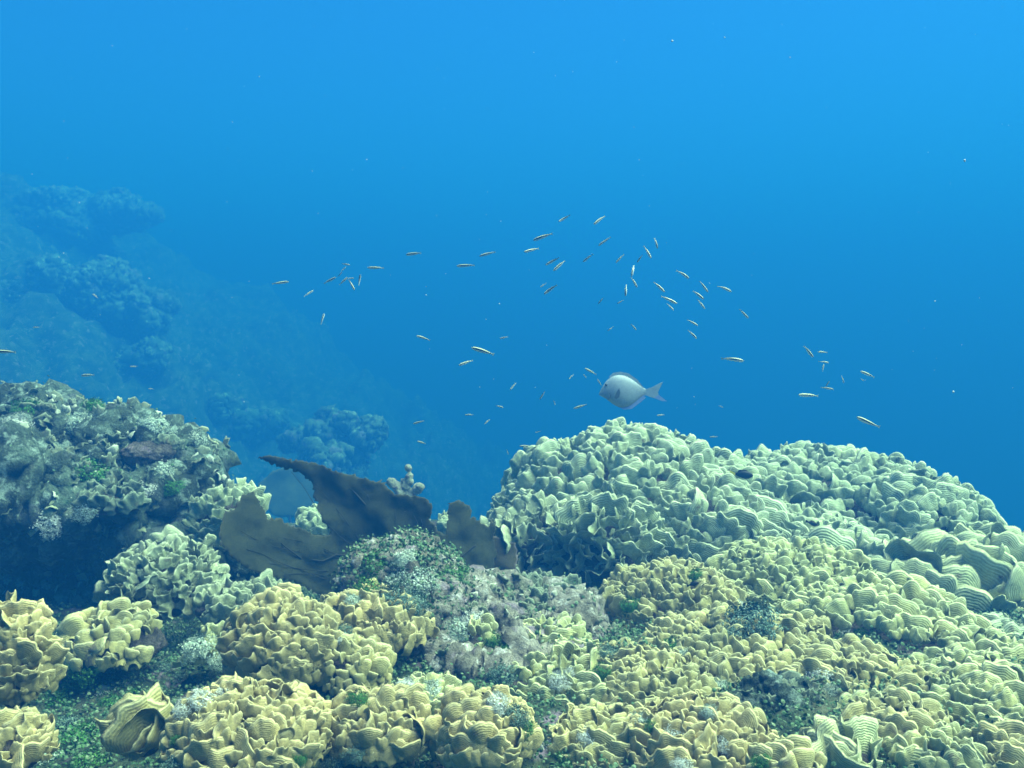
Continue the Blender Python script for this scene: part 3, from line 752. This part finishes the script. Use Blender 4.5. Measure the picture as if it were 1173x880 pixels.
T = [
 (435, 640, 20, 'alga_green', "bright green algae on the knoll's left top"), (462, 632, 16, 'alga_pale', "pale green algae crowning the knoll"),
 (450, 655, 24, 'alga_pale', "whitish green algae in the knoll's middle"), (420, 672, 20, 'alga_green', "green algae low on the knoll's left side"),
 (478, 660, 22, 'alga_pale', "pale algae on the knoll's right face"), (520, 652, 18, 'alga_green', "dark green algae beside the knoll against the fan"),
 (448, 680, 22, 'alga_dark', "dark teal algae at the knoll's foot"), (475, 685, 18, 'alga_dark', "dark algae between the knoll and pitted rock"), (405, 685, 12, 'alga_pale', "pale algae where the knoll meets the sea fan"),
 (530, 715, 20, 'alga_pale', "pale lacy algae on the pitted rock's left side"), (545, 705, 16, 'alga_white', "white lacy algae on the pitted rock's top"),
 (566, 730, 13, 'alga_green', "green algae pad on the pitted rock"), (580, 738, 9, 'alga_green', "smaller green algae pad on the pitted rock"),
 (575, 765, 22, 'alga_dark', "blue grey algae below the green pads"), (490, 785, 17, 'alga_pale', "pale algae under the pitted rock's left end"), (465, 780, 14, 'alga_white', "white algae above the bottom yellow coral"),
 (640, 774, 15, 'alga_white', "bright white algae patch above the sage coral"), (655, 768, 8, 'alga_white', "small white algae bit beside the bright white patch"),
 (570, 800, 16, 'alga_white', "white crumbly algae right of the bottom yellow coral"), (590, 815, 16, 'alga_dark', "teal algae by the white crumbly patch"), (600, 830, 14, 'alga_green', "green algae behind the bottom centre coral"),
 (625, 850, 18, 'alga_white', "bleached white rubble algae at the bottom centre"), (650, 870, 17, 'alga_green', "green algae at the bottom edge of the reef"), (672, 840, 13, 'alga_white', "white knob of algae beside the olive coral"),
 (735, 822, 13, 'alga_pale', "pale algae tuft in the olive coral"), (745, 830, 8, 'alga_green', "tiny bright green tuft in the olive coral"), (772, 838, 15, 'alga_white', "white feathery algae before the yellow olive coral"),
 (767, 735, 17, 'alga_green', "green algae growing out of the leafy olive coral"), (780, 745, 10, 'alga_pale', "pale algae under the leafy olive coral"),
 (857, 706, 36, 'alga_dark', "large dark teal algae clump amid sage coral"), (842, 722, 18, 'alga_dark', "dark algae at the teal clump's lower side"), (850, 690, 9, 'alga_white', "white fleck on top of the teal algae clump"),
 (968, 722, 10, 'alga_white', "white algae on the slanting sage ridge"), (985, 722, 9, 'alga_green', "green algae on the slanting sage ridge"), (935, 768, 16, 'alga_white', "white algae on the olive coral slope"), (950, 785, 12, 'alga_pale', "pale algae just under the slope's white patch"),
 (828, 785, 13, 'alga_pale', "pale algae tuft above the dark rock hole"), (812, 812, 10, 'alga_pale', "small pale algae left of the dark rock hole"), (832, 850, 15, 'alga_white', "white algae at the rim of the dark rock hole"), (870, 868, 14, 'alga_green', "green algae in the dark rock hole's mouth"),
 (780, 872, 12, 'alga_white', "white algae bits at the bottom of the yellow olive coral"), (700, 745, 15, 'alga_dark', "dark algae on the gully's right wall"), (690, 765, 12, 'alga_green', "green algae low in the gully"), (795, 655, 9, 'alga_green', "small green tuft under the green mound's ruffles"), (720, 690, 12, 'alga_green', "green algae deep in the gully"),
 (120, 788, 15, 'alga_white', "white algae pair by the green lawn"), (143, 780, 9, 'alga_white', "small white algae above the broad olive plates"), (235, 798, 17, 'alga_white', "brightest white algae left of the yellow hummock"), (255, 790, 10, 'alga_white', "white lump touching the yellow hummock"), (210, 808, 12, 'alga_white', "white algae trailing towards the broad olive plates"),
 (225, 735, 20, 'alga_pale', "pale glinting algae below the frilled coral"), (250, 750, 14, 'alga_pale', "pale algae by the small sage coral"), (185, 760, 16, 'alga_dark', "dark teal algae behind the white patches"), (205, 775, 16, 'alga_dark', "dark teal algae left of the small olive coral"),
 (95, 755, 26, 'alga_green', "green algae lawn behind the white pair"), (70, 790, 26, 'alga_green', "green algae beside the tall left yellow coral"), (95, 840, 32, 'alga_green', "wide dark green algae at the lower left"), (125, 800, 14, 'alga_green', "bright green algae right below the white pair"), (155, 792, 15, 'alga_green', "bright green algae above the broad olive plates"), (75, 825, 22, 'alga_dark', "teal algae between green lawns"), (100, 870, 26, 'alga_green', "green algae at the bottom left edge"), (205, 842, 14, 'alga_green', "bright green algae right of the broad olive plates"), (200, 870, 18, 'alga_dark', "dark algae beside the large bright yellow coral"), (60, 865, 20, 'alga_pale', "pale bluish algae by the corner coral"),
 (410, 795, 14, 'alga_green', "green algae in the dip between yellow corals"), (380, 868, 18, 'alga_dark', "grey green algae in front of the bottom yellow corals"), (405, 858, 14, 'alga_dark', "grey algae tuft amid the bottom yellow corals"), (345, 865, 11, 'alga_green', "bright green algae in the large bright yellow coral"), (395, 718, 14, 'alga_dark', "grey algae between the hummock and cupped coral"), (388, 730, 9, 'alga_white', "white fleck between the hummock and cupped coral"),
 (115, 540, 24, 'alga_green', "green algae cushion on the reef block's ledge"), (30, 465, 20, 'alga_green', "green algae on the reef block's high top"), (105, 460, 14, 'alga_green', "green algae at the reef block's notch"), (195, 552, 14, 'alga_green', "green algae on the reef block's right face"), (90, 478, 16, 'alga_pale', "pale algae below the notch of the reef block"),
 (180, 480, 18, 'alga_pale', "pale algae on the reef block's crest"), (215, 478, 14, 'alga_white', "white algae at the reef block's crest end"), (230, 500, 12, 'alga_pale', "pale algae on the reef block's right end"), (165, 555, 14, 'alga_white', "white algae in the reef block's middle"), (60, 590, 20, 'alga_white', "white algae on the ledge over the shadow"), (95, 580, 16, 'alga_pale', "pale algae on the ledge over the shadow"), (20, 480, 16, 'alga_white', "white algae high at the left edge"), (185, 530, 16, 'alga_pale', "pale algae beside the reef block's green face"),
]
r_ = np.random.default_rng(77)
for i, (px, py, rr, m, lab) in enumerate(T):
    loc, nor, ob = hit(px, py + rr * .25)
    if loc is None or loc[1] > 4: print("tuft miss", px, py); continue
    d = float(loc @ FWD); s = rr * d / FPX
    o = link("algae_tuft", TUFT[m][i % 3])
    g = Vector(nor * .6 + np.array([0, -.1, .6])).normalized()
    o.matrix_world = Matrix.Translation(Vector(loc) - g * s * .25) @ g.to_track_quat('Z', 'Y').to_matrix().to_4x4() @ Matrix.Rotation(r_.uniform(0, 6.28), 4, 'Z') @ Matrix.Diagonal((s, s * r_.uniform(.8, 1.1), s, 1))
    tag(o, lab, "seaweed", "algae tufts on the reef")

# low turf growing over rock and seabed: uncountable
pp, nn_ = [], []
for V, n, name in SURF:
    wgt = np.clip(n[:, 2] * 1.1 + .25, 0, 1) * (perlin(V * 7 + 3) > {'algae_knoll': -.4, 'rubble_rock': -.15, 'reef_block': 0.0}.get(name, .05))
    take = rng.random(len(V)) < wgt * {'reef_block': .22, 'algae_knoll': .95, 'rubble_rock': .35}.get(name, .15)
    pp.append(V[take]); nn_.append(n[take])
mk = (np.abs(gx) < .64 * gy + .1) & (gy > .8) & (gy < 3.2)
nrock = sum(len(a) for a in pp)
GVn = np.stack([gx, gy, gz], 1)[mk]
for rep in range(30):
    j = GVn + rng.normal(size=GVn.shape) * np.array([.015, .015, .006]); sel_ = (perlin(j * 6 + 8) > -.62) & (rng.random(len(j)) < .8)
    pp.append(j[sel_]); nn_.append(np.tile([0, 0, 1.], (sel_.sum(), 1)))
pp = np.concatenate(pp); nn_ = np.concatenate(nn_)
V, F = flakes(pp + nn_ * rng.uniform(0, .012, (len(pp), 1)), nn_, np.concatenate([np.full(nrock, .0075), np.full(len(pp) - nrock, .0068)]), 5)
tag(link("algal_turf", mesh_np("algal_turf", V, [F], [MAT['turf']], smooth=False)), "low mixed algal turf over the rocks and seabed", "seaweed", kind='stuff')
print("turf", len(pp))

# ------------------------------------------------------------------ fish
def stripe_mat():
    m, t, b = new_mat("striped skin", 0.4, 0.4)
    uv = N(t, "ShaderNodeUVMap"); sx = N(t, "ShaderNodeSeparateXYZ"); t.links.new(uv.outputs[0], sx.inputs[0])
    r = N(t, "ShaderNodeValToRGB"); r.color_ramp.interpolation = 'LINEAR'; e = r.color_ramp.elements
    st = [(0.0, (.60, .66, .62)), (.34, (.60, .66, .60)), (.38, (.006, .006, .008)), (.72, (.006, .006, .008)), (.76, (.80, .82, .56)), (.87, (.80, .82, .56)), (.91, (.03, .03, .02)), (1.0, (.02, .02, .015))]
    while len(e) < len(st): e.new(.5)
    for i, (p, c) in enumerate(st): e[i].position = p; e[i].color = (*c, 1)
    t.links.new(sx.outputs[1], r.inputs[0]); t.links.new(r.outputs[0], b.inputs["Base Color"]); return m
MAT['stripe'] = stripe_mat()
def flat_mat(name, c, rough=.5):
    m, t, b = new_mat(name, rough, .3)
    cc = mixc(t, 1.0, c, ramp(t, noise(t, 30, 3), [(.3, (.85, .85, .85)), (.7, (1.1, 1.1, 1.1))]), 'MULTIPLY')
    t.links.new(cc, b.inputs["Base Color"]); return m
MAT['fin'] = flat_mat("clear yellow fin", (.30, .36, .28)); MAT['eye'] = flat_mat("black eye", (.01, .01, .012), .2)

def fish_body(bend=0., nseg=16, nr=12, h=.096, wd=.055, uvmode=True):
    V, uv = [], []
    s = np.linspace(0, 1, nseg)
    prof = np.sin(np.pi * np.clip(s * .93 + .035, 0, 1) ** .72) ** .75
    prof = np.maximum(prof, .26 * (s > .5)) * np.where(s < .02, .5, 1)
    for i in range(nseg):
        x = .5 - s[i]; yb = bend * (s[i] - .4) ** 2
        for k in range(nr):
            th = 2 * math.pi * k / nr
            V.append((x, yb + wd * prof[i] * math.cos(th), h * prof[i] * math.sin(th) + .01 * math.sin(s[i] * 3)))
            uv.append((s[i], .5 + .5 * math.sin(th)))
    F = [(i * nr + k, (i + 1) * nr + k, (i + 1) * nr + (k + 1) % nr, i * nr + (k + 1) % nr) for i in range(nseg - 1) for k in range(nr)]
    V.append((.515, bend * .16, 0)); uv.append((0, .55)); V.append((-.5, bend * .36, 0)); uv.append((1, .5)); T_ = []
    for k in range(nr):
        T_.append((len(V) - 2, k, (k + 1) % nr)); T_.append((len(V) - 1, (nseg - 1) * nr + (k + 1) % nr, (nseg - 1) * nr + k))
    return np.array(V), [np.array(F), np.array(T_)], np.array(uv)

def fin_mesh(name, outline, thick, mat, yoff=None):
    """thin solid fin from an (x,z) outline"""
    b = bmesh.new(); f = b.faces.new([b.verts.new((x, -thick / 2 + (yoff(x) if yoff else 0), z)) for x, z in outline])
    ex = bmesh.ops.extrude_face_region(b, geom=[f]); vs = [v for v in ex['geom'] if isinstance(v, bmesh.types.BMVert)]
    bmesh.ops.translate(b, verts=vs, vec=(0, thick, 0)); bmesh.ops.recalc_face_normals(b, faces=b.faces); bmesh.ops.triangulate(b, faces=b.faces)
    me = bpy.data.meshes.new(name); b.to_mesh(me); b.free(); me.materials.append(MAT[mat]); return me

FISH = []
for bend in (0, .55, -.55):
    V, Fs, uv = fish_body(bend)
    yo = lambda x, bend=bend: bend * (.5 - x - .4) ** 2
    FISH.append((mesh_np("body", V, Fs, [MAT['stripe']], uv=uv),
                 fin_mesh("tail_fin", [(-.47, .022), (-.60, .065), (-.575, 0), (-.60, -.065), (-.47, -.022)], .012, 'fin', yo),
                 fin_mesh("dorsal_fin", [(.22, .075), (.10, .108), (-.2, .095), (-.36, .055), (-.2, .062), (.1, .080)], .010, 'fin', yo)))

# px, py, length in px, heading in degrees (0 = right, 90 = up), bend
FL = [(322, 324, 19, 8, 0), (354, 336, 12, 38, 0), (378.5, 321, 16, 25, 0), (389.5, 314.5, 8, 45, 0), (396, 303, 11, -10, 1), (393.5, 308.5, 8, 45, 0), (394, 321.7, 13, 41, 0), (402, 319, 8, 5, 0), (403, 327, 15, -60, 0), (412, 320, 12, 80, 2), (429.6, 307, 19, 178, 0), (369.6, 365, 13, 75, 0),
 (473, 291, 18, 183, 0), (532.5, 304.5, 21, 180, 0), (557.5, 291.4, 19, 192, 0), (621, 271.8, 23, 197, 0), (608, 287, 18, 196, 0), (645.5, 251, 15, 210, 1), (632.5, 299.6, 18, 207, 1), (640, 305, 18, 222, 0), (622, 327, 9, 215, 0), (630, 332, 18, 215, 1),
 (686, 252.7, 17, 218, 0), (692, 277, 17, 214, 0), (673, 296, 14, 216, 0), (709.7, 296.7, 14, 226, 0), (751.6, 279, 13, -75, 1), (742, 289.5, 17, -62, 0), (732.7, 296.7, 10, 235, 0), (725, 310, 15, 255, 2), (726.6, 324, 14, -60, 0), (717, 333, 14, 265, 2), (710.5, 346, 9, 210, 0), (688, 345, 9, 230, 0), (755.7, 329.4, 17, -45, 0), (767, 344, 20, -27, 0), (768, 352, 11, -48, 0),
 (783.4, 315, 17, -32, 1), (806.6, 329, 16, -55, 0), (800, 338, 16, -42, 1), (803.5, 349, 14, -52, 0), (831, 331, 17, -25, 1), (852.6, 360, 15, -43, 0), (793.7, 370, 14, -30, 0), (726, 375, 10, -45, 0), (793.5, 383.6, 14, -42, 0), (699, 377, 8, 215, 0),
 (484, 387, 16, 162, 1), (552, 402, 27, 163, 0), (533, 416, 17, 200, 0), (577, 387, 10, 192, 0), (587.5, 443, 11, 230, 0), (621, 453.5, 11, 238, 0), (572.5, 466, 9, -15, 0), (537, 475.4, 10, 180, 0), (479, 484, 13, 195, 0), (483, 507, 11, 165, 1), (557.7, 483.4, 8, 220, 0), (616, 494.8, 7, 195, 0), (600.7, 511, 12, 180, 0), (581.4, 518, 6, -75, 0), (654, 432, 8, 225, 0), (635, 461.6, 6, -70, 0),
 (676, 425.4, 15, 152, 0), (686.4, 438, 9, 125, 0), (664, 466, 16, 197, 0), (670, 431, 6, 130, 0), (756.5, 475.7, 9, 185, 0), (826, 466, 6, -20, 0), (817, 500.6, 9, 183, 0),
 (840.5, 412, 25, -8, 1), (926.6, 403.5, 18, -45, 0), (942, 403.5, 12, 177, 0), (945, 415, 12, -8, 1), (943, 421, 9, 75, 0), (925, 453, 25, 177, 0), (948, 445, 13, -10, 0), (948, 439.7, 9, 60, 0), (965.4, 435, 9, -75, 0), (993, 428.6, 18, 158, 0), (987.6, 435, 6, -30, 0), (992, 483, 27, 155, 1),
 (4, 403, 28, 178, 0), (100, 430, 17, 183, 0), (152.6, 420, 8, 180, 0), (173, 445.6, 7, 178, 0), (41, 375, 8, 180, 0), (109, 339, 9, 145, 0)]
CLU = [((395, 316, 32, 20), "tight knot above the sea fan"), ((360, 340, 60, 60), "stragglers left of the tight knot"), ((490, 300, 90, 25), "row between the knot and main school"), ((640, 295, 48, 60), "left wing of the main school"),
       ((725, 305, 42, 80), "middle of the main school"), ((800, 340, 70, 60), "right wing of the main school"), ((530, 400, 70, 40), "loose four under the main school"), ((560, 490, 90, 60), "scatter near the mound's left foot"),
       ((670, 445, 30, 40), "handful ahead of the grey fish"), ((790, 480, 60, 40), "tiny ones over the mound's top"), ((945, 430, 90, 60), "group above the broad right mound"), ((100, 400, 150, 90), "few over the reef block")]
ORD = "first second third fourth fifth sixth seventh eighth ninth tenth eleventh twelfth thirteenth fourteenth fifteenth".split()
def cl(f): return min(range(len(CLU)), key=lambda i: ((f[0] - CLU[i][0][0]) / CLU[i][0][2]) ** 2 + ((f[1] - CLU[i][0][1]) / CLU[i][0][3]) ** 2)
def heading(a):
    a = (a + 360) % 360
    return ("right", "up right", "up", "up left", "left", "down left", "down", "down right")[int((a + 22.5) // 45) % 8]
groups = {}
for f in FL: groups.setdefault(cl(f), []).append(f)
r_ = np.random.default_rng(21)
for ci, fs in groups.items():
    fs.sort(key=lambda f: f[0])
    for j, (px, py, L, a, bd) in enumerate(fs):
        d = r_.uniform(2.55, 3.0) if py < 470 else r_.uniform(2.4, 2.6)
        if px < 20: d = 2.3
        yaw = r_.uniform(-.35, .35); s = L * d / FPX / (1.1 * math.cos(yaw))
        lab = f"striped fish heading {heading(a)}, {ORD[j]} from left of the {CLU[ci][1]}"
        root = empty("striped_fish", P(px, py, d), lab, "fish", "small striped fish above the reef")
        left_ = math.cos(R(a)) < 0
        # local +X is the nose; mirror upside-down fish by turning round Z first
        rot = Matrix.Rotation(-PITCH, 4, 'X') @ Matrix.Rotation(-R(a if not left_ else a - 180), 4, 'Y') @ Matrix.Rotation((math.pi if left_ else 0) + yaw, 4, 'Z') @ Matrix.Rotation(r_.uniform(-.1, .2) * (1 if not left_ else -1), 4, 'X')
        root.matrix_world = Matrix.Translation(Vector(P(px, py, d))) @ rot @ Matrix.Diagonal((s, s, s * r_.uniform(.9, 1.1), 1))
        for part, me in zip(("body", "tail_fin", "dorsal_fin"), FISH[bd]): link(part, me, root)

# the grey surgeonfish
MAT['tang'] = flat_mat("grey blue skin", (.29, .35, .39), .45); MAT['tang_fin'] = flat_mat("grey blue fin", (.27, .34, .40), .5); MAT['tang_dark'] = flat_mat("dusky fin", (.10, .13, .16), .5)
MAT['tang_blue'] = flat_mat("violet blue fin edge", (.22, .30, .55), .5); MAT['yellowfin'] = flat_mat("yellow tail", (.75, .62, .05)); MAT['blackfish'] = flat_mat("black skin", (.012, .014, .018))

def lens_body(top, bot, wid, n=28, nr=18):
    xs_ = np.linspace(0, 1, n); xs_ = .5 - .5 * np.cos(np.pi * xs_)
    tz = np.interp(xs_, *zip(*top)); bz = np.interp(xs_, *zip(*bot))
    for a in (tz, bz):
        for _ in range(3): a[1:-1] = .25 * a[:-2] + .5 * a[1:-1] + .25 * a[2:]
    V = []
    for i in range(n):
        c = (tz[i] + bz[i]) / 2; h = max((tz[i] - bz[i]) / 2, .002); w_ = wid * min(h * 1.0, .9) * (1 - .55 * xs_[i] ** 2)
        for k in range(nr):
            th = 2 * math.pi * k / nr; V.append((-xs_[i], w_ * math.cos(th), c + h * math.sin(th)))
    F = [(i * nr + k, (i + 1) * nr + k, (i + 1) * nr + (k + 1) % nr, i * nr + (k + 1) % nr) for i in range(n - 1) for k in range(nr)]
    V.append((0.003, 0, (tz[0] + bz[0]) / 2)); V.append((-1.003, 0, (tz[-1] + bz[-1]) / 2)); T_ = []
    for k in range(nr): T_.append((len(V) - 2, k, (k + 1) % nr)); T_.append((len(V) - 1, (n - 1) * nr + (k + 1) % nr, (n - 1) * nr + k))
    return np.array(V), [np.array(F), np.array(T_)]

# local units: pixels/56 from the mouth (686, 452) back to the tail stem (741)
def lp(x, y): return (-(x - 686) / 55.0, -(y - 451.5) / 55.0)
top = [(0, .0), (.04, .08), (.10, .20), (.18, .30), (.30, .385), (.45, .40), (.6, .36), (.75, .26), (.88, .16), (.95, .105), (1, .095)]
bot = [(0, -.01), (.05, -.045), (.12, -.07), (.2, -.13), (.32, -.235), (.45, -.285), (.6, -.27), (.75, -.17), (.88, -.055), (.95, -.025), (1, -.02)]
dT = 2.75; kT = dT / FPX * 55
tang = empty("surgeonfish", P(686, 451.5, dT), "grey blue oval surgeonfish swimming left over the green mound", "fish")
V, Fs = lens_body(top, bot, .42); link("body", mesh_np("body", V, Fs, [MAT['tang']]), tang)
ol = [lp(697, 433), (-.30, .43), (-.45, .45), (-.62, .415), (-.80, .29), (-.93, .13), (-.86, .14), (-.6, .33), (-.42, .375), (-.3, .36)]
link("dorsal_fin", fin_mesh("dorsal_fin", ol, .022, 'tang_fin'), tang)
ol = [(-.40, -.26), (-.52, -.315), (-.68, -.30), (-.86, -.17), (-.98, -.07), (-.88, -.0), (-.7, -.18), (-.5, -.25)]
link("anal_fin", fin_mesh("anal_fin", ol, .022, 'tang_blue'), tang)
ol = [(-.97, .095), (-1.10, .13), (-1.30, .235), (-1.33, .24), (-1.23, .04), (-1.24, -.01), (-1.40, -.14), (-1.30, -.13), (-1.08, -.06), (-.97, -.02)]
link("tail_fin", fin_mesh("tail_fin", ol, .024, 'tang_fin'), tang)
ol = [(-1.24, -.012), (-1.415, -.145), (-1.31, -.14), (-1.15, -.075)]
link("tail_tip", fin_mesh("tail_tip", ol, .032, 'tang_blue'), tang)
# local -Y of the fish is its left side once turned; it swims to photo-left so local X (nose) points left
ol = [(-.40, .12), (-.33, .02), (-.30, -.07), (-.345, -.10), (-.40, -.06), (-.42, .03)]
pf = link("pectoral_fin", fin_mesh("pectoral_fin", ol, .014, 'tang_dark'), tang); pf.location = (0, .165, 0); pf.rotation_euler = (0, 0, -.12)
V, F = ico(3)
ey = link("eye", mesh_np("eye", V * .022, [F], [MAT['eye']]), tang); ey.location = (-.145, .066, .185)
ol = [(-.20, .05), (-.245, -.02), (-.24, -.08), (-.15, -.12), (-.16, -.105), (-.222, -.07), (-.228, -.015), (-.19, .05)]
gl = link("gill_cover", fin_mesh("gill_cover", ol, .012, 'tang_dark'), tang); gl.location = (0, .10, 0); gl.rotation_euler = (0, 0, -.22)
tang.matrix_world = Matrix.Translation(Vector(P(686, 451.5, dT))) @ Matrix.Rotation(-PITCH, 4, 'X') @ Matrix.Rotation(math.pi, 4, 'Z') @ Matrix.Diagonal((kT, kT, kT * 1.03, 1))

def damsel(px, py, L, ang, label, tailmat, d=None):
    if d is None:
        loc, _, _ = hit(px, py); d = float(loc @ FWD) - .10 if loc is not None else 2.7
    s = L * d / FPX
    root = empty("damselfish", P(px, py, d), label, "fish", "dark fish on the coral")
    tp = [(0, 0), (.08, .11), (.25, .21), (.45, .235), (.7, .16), (.88, .07), (1, .06)]; bt = [(a, -b * .95) for a, b in tp]
    V, Fs = lens_body(tp, bt, .45, 18, 12); link("body", mesh_np("body", V, Fs, [MAT['blackfish']]), root)
    link("tail_fin", fin_mesh("tail_fin", [(-.95, .05), (-1.25, .15), (-1.2, 0), (-1.25, -.15), (-.95, -.05)], .03, tailmat), root)
    link("dorsal_fin", fin_mesh("dorsal_fin", [(-.22, .18), (-.45, .27), (-.75, .25), (-.86, .08), (-.5, .2)], .03, 'blackfish'), root)
    V, F = ico(2); e_ = link("eye", mesh_np("eye", V * .03, [F], [MAT['eye']]), root); e_.location = (-.16, -.07, .06)
    root.matrix_world = Matrix.Translation(Vector(P(px, py, d))) @ Matrix.Rotation(-PITCH, 4, 'X') @ Matrix.Rotation(-R(ang), 4, 'Y') @ Matrix.Diagonal((s, s, s, 1)) @ Matrix.Translation((.5, 0, 0))
damsel(852, 544, 22, -6, "black fish with a yellow tail before the coral mounds", 'yellowfin')
damsel(931, 600, 12, -20, "small dark fish in a crevice of the broad mound", 'blackfish')
damsel(795, 669, 12, 15, "small dark fish over the olive leafy coral", 'blackfish')

# drifting specks
r_ = np.random.default_rng(31); VV, FF, off = [], [], 0
sp = [(1105, 184, 3.2, 1.1), (830, 43, 2.0, .9), (770, 47, 3, 1.0), (297, 88, 1.2, 1.2), (636, 87, 1.2, 1.2), (905, 66, 2, 1), (500, 247, 1.2, 1.4), (557, 246, 1.0, 1.4), (91, 232, 1.6, 2), (73, 290, 1.4, 2), (171, 319, 1.5, 2), (488, 338, 2, 1.5), (572, 348, 1.2, 1.5), (1092, 449, 2.6, 2.2), (1071, 345, 1.5, 2), (420, 183, 1.4, 1.8), (150, 467, 1.3, 2)]
sp += [(r_.uniform(0, 1173), r_.uniform(0, 470), r_.uniform(.5, 1.1), r_.uniform(.8, 3)) for _ in range(110)]
V0, F0 = ico(1)
for px, py, r, d in sp:
    VV.append(V0 * r_.uniform(.5, 1.1, 3) * r * .5 * d / FPX + P(px, py, d)); FF.append(F0 + off); off += len(V0)
MAT['speck'] = flat_mat("pale speck", (.55, .6, .6), .9)
tag(link("plankton", mesh_np("plankton", np.concatenate(VV), [np.concatenate(FF)], [MAT['speck']])), "pale specks drifting in the water", "plankton", kind='stuff')

# ------------------------------------------------------------------ water
b = bmesh.new(); bmesh.ops.create_cube(b, size=1)
lo, hi = map(np.array, HAZE_BOX)
for v in b.verts: v.co = Vector(((v.co[i] + .5) * (hi[i] - lo[i]) + lo[i]) for i in range(3))
me = bpy.data.meshes.new("haze"); b.to_mesh(me); b.free()
hm = bpy.data.materials.new("sea water"); hm.use_nodes = True; t = hm.node_tree; t.nodes.clear()
pv = t.nodes.new("ShaderNodeVolumePrincipled"); om = t.nodes.new("ShaderNodeOutputMaterial")
pv.inputs["Color"].default_value = HAZE_COL; pv.inputs["Density"].default_value = HAZE_DENS
pv.inputs["Absorption Color"].default_value = HAZE_ABS; pv.inputs["Anisotropy"].default_value = 0.12
t.links.new(pv.outputs[0], om.inputs["Volume"])
tag(link("haze", me, mat=hm), "clear blue sea water that fades far things", "water", kind='stuff')
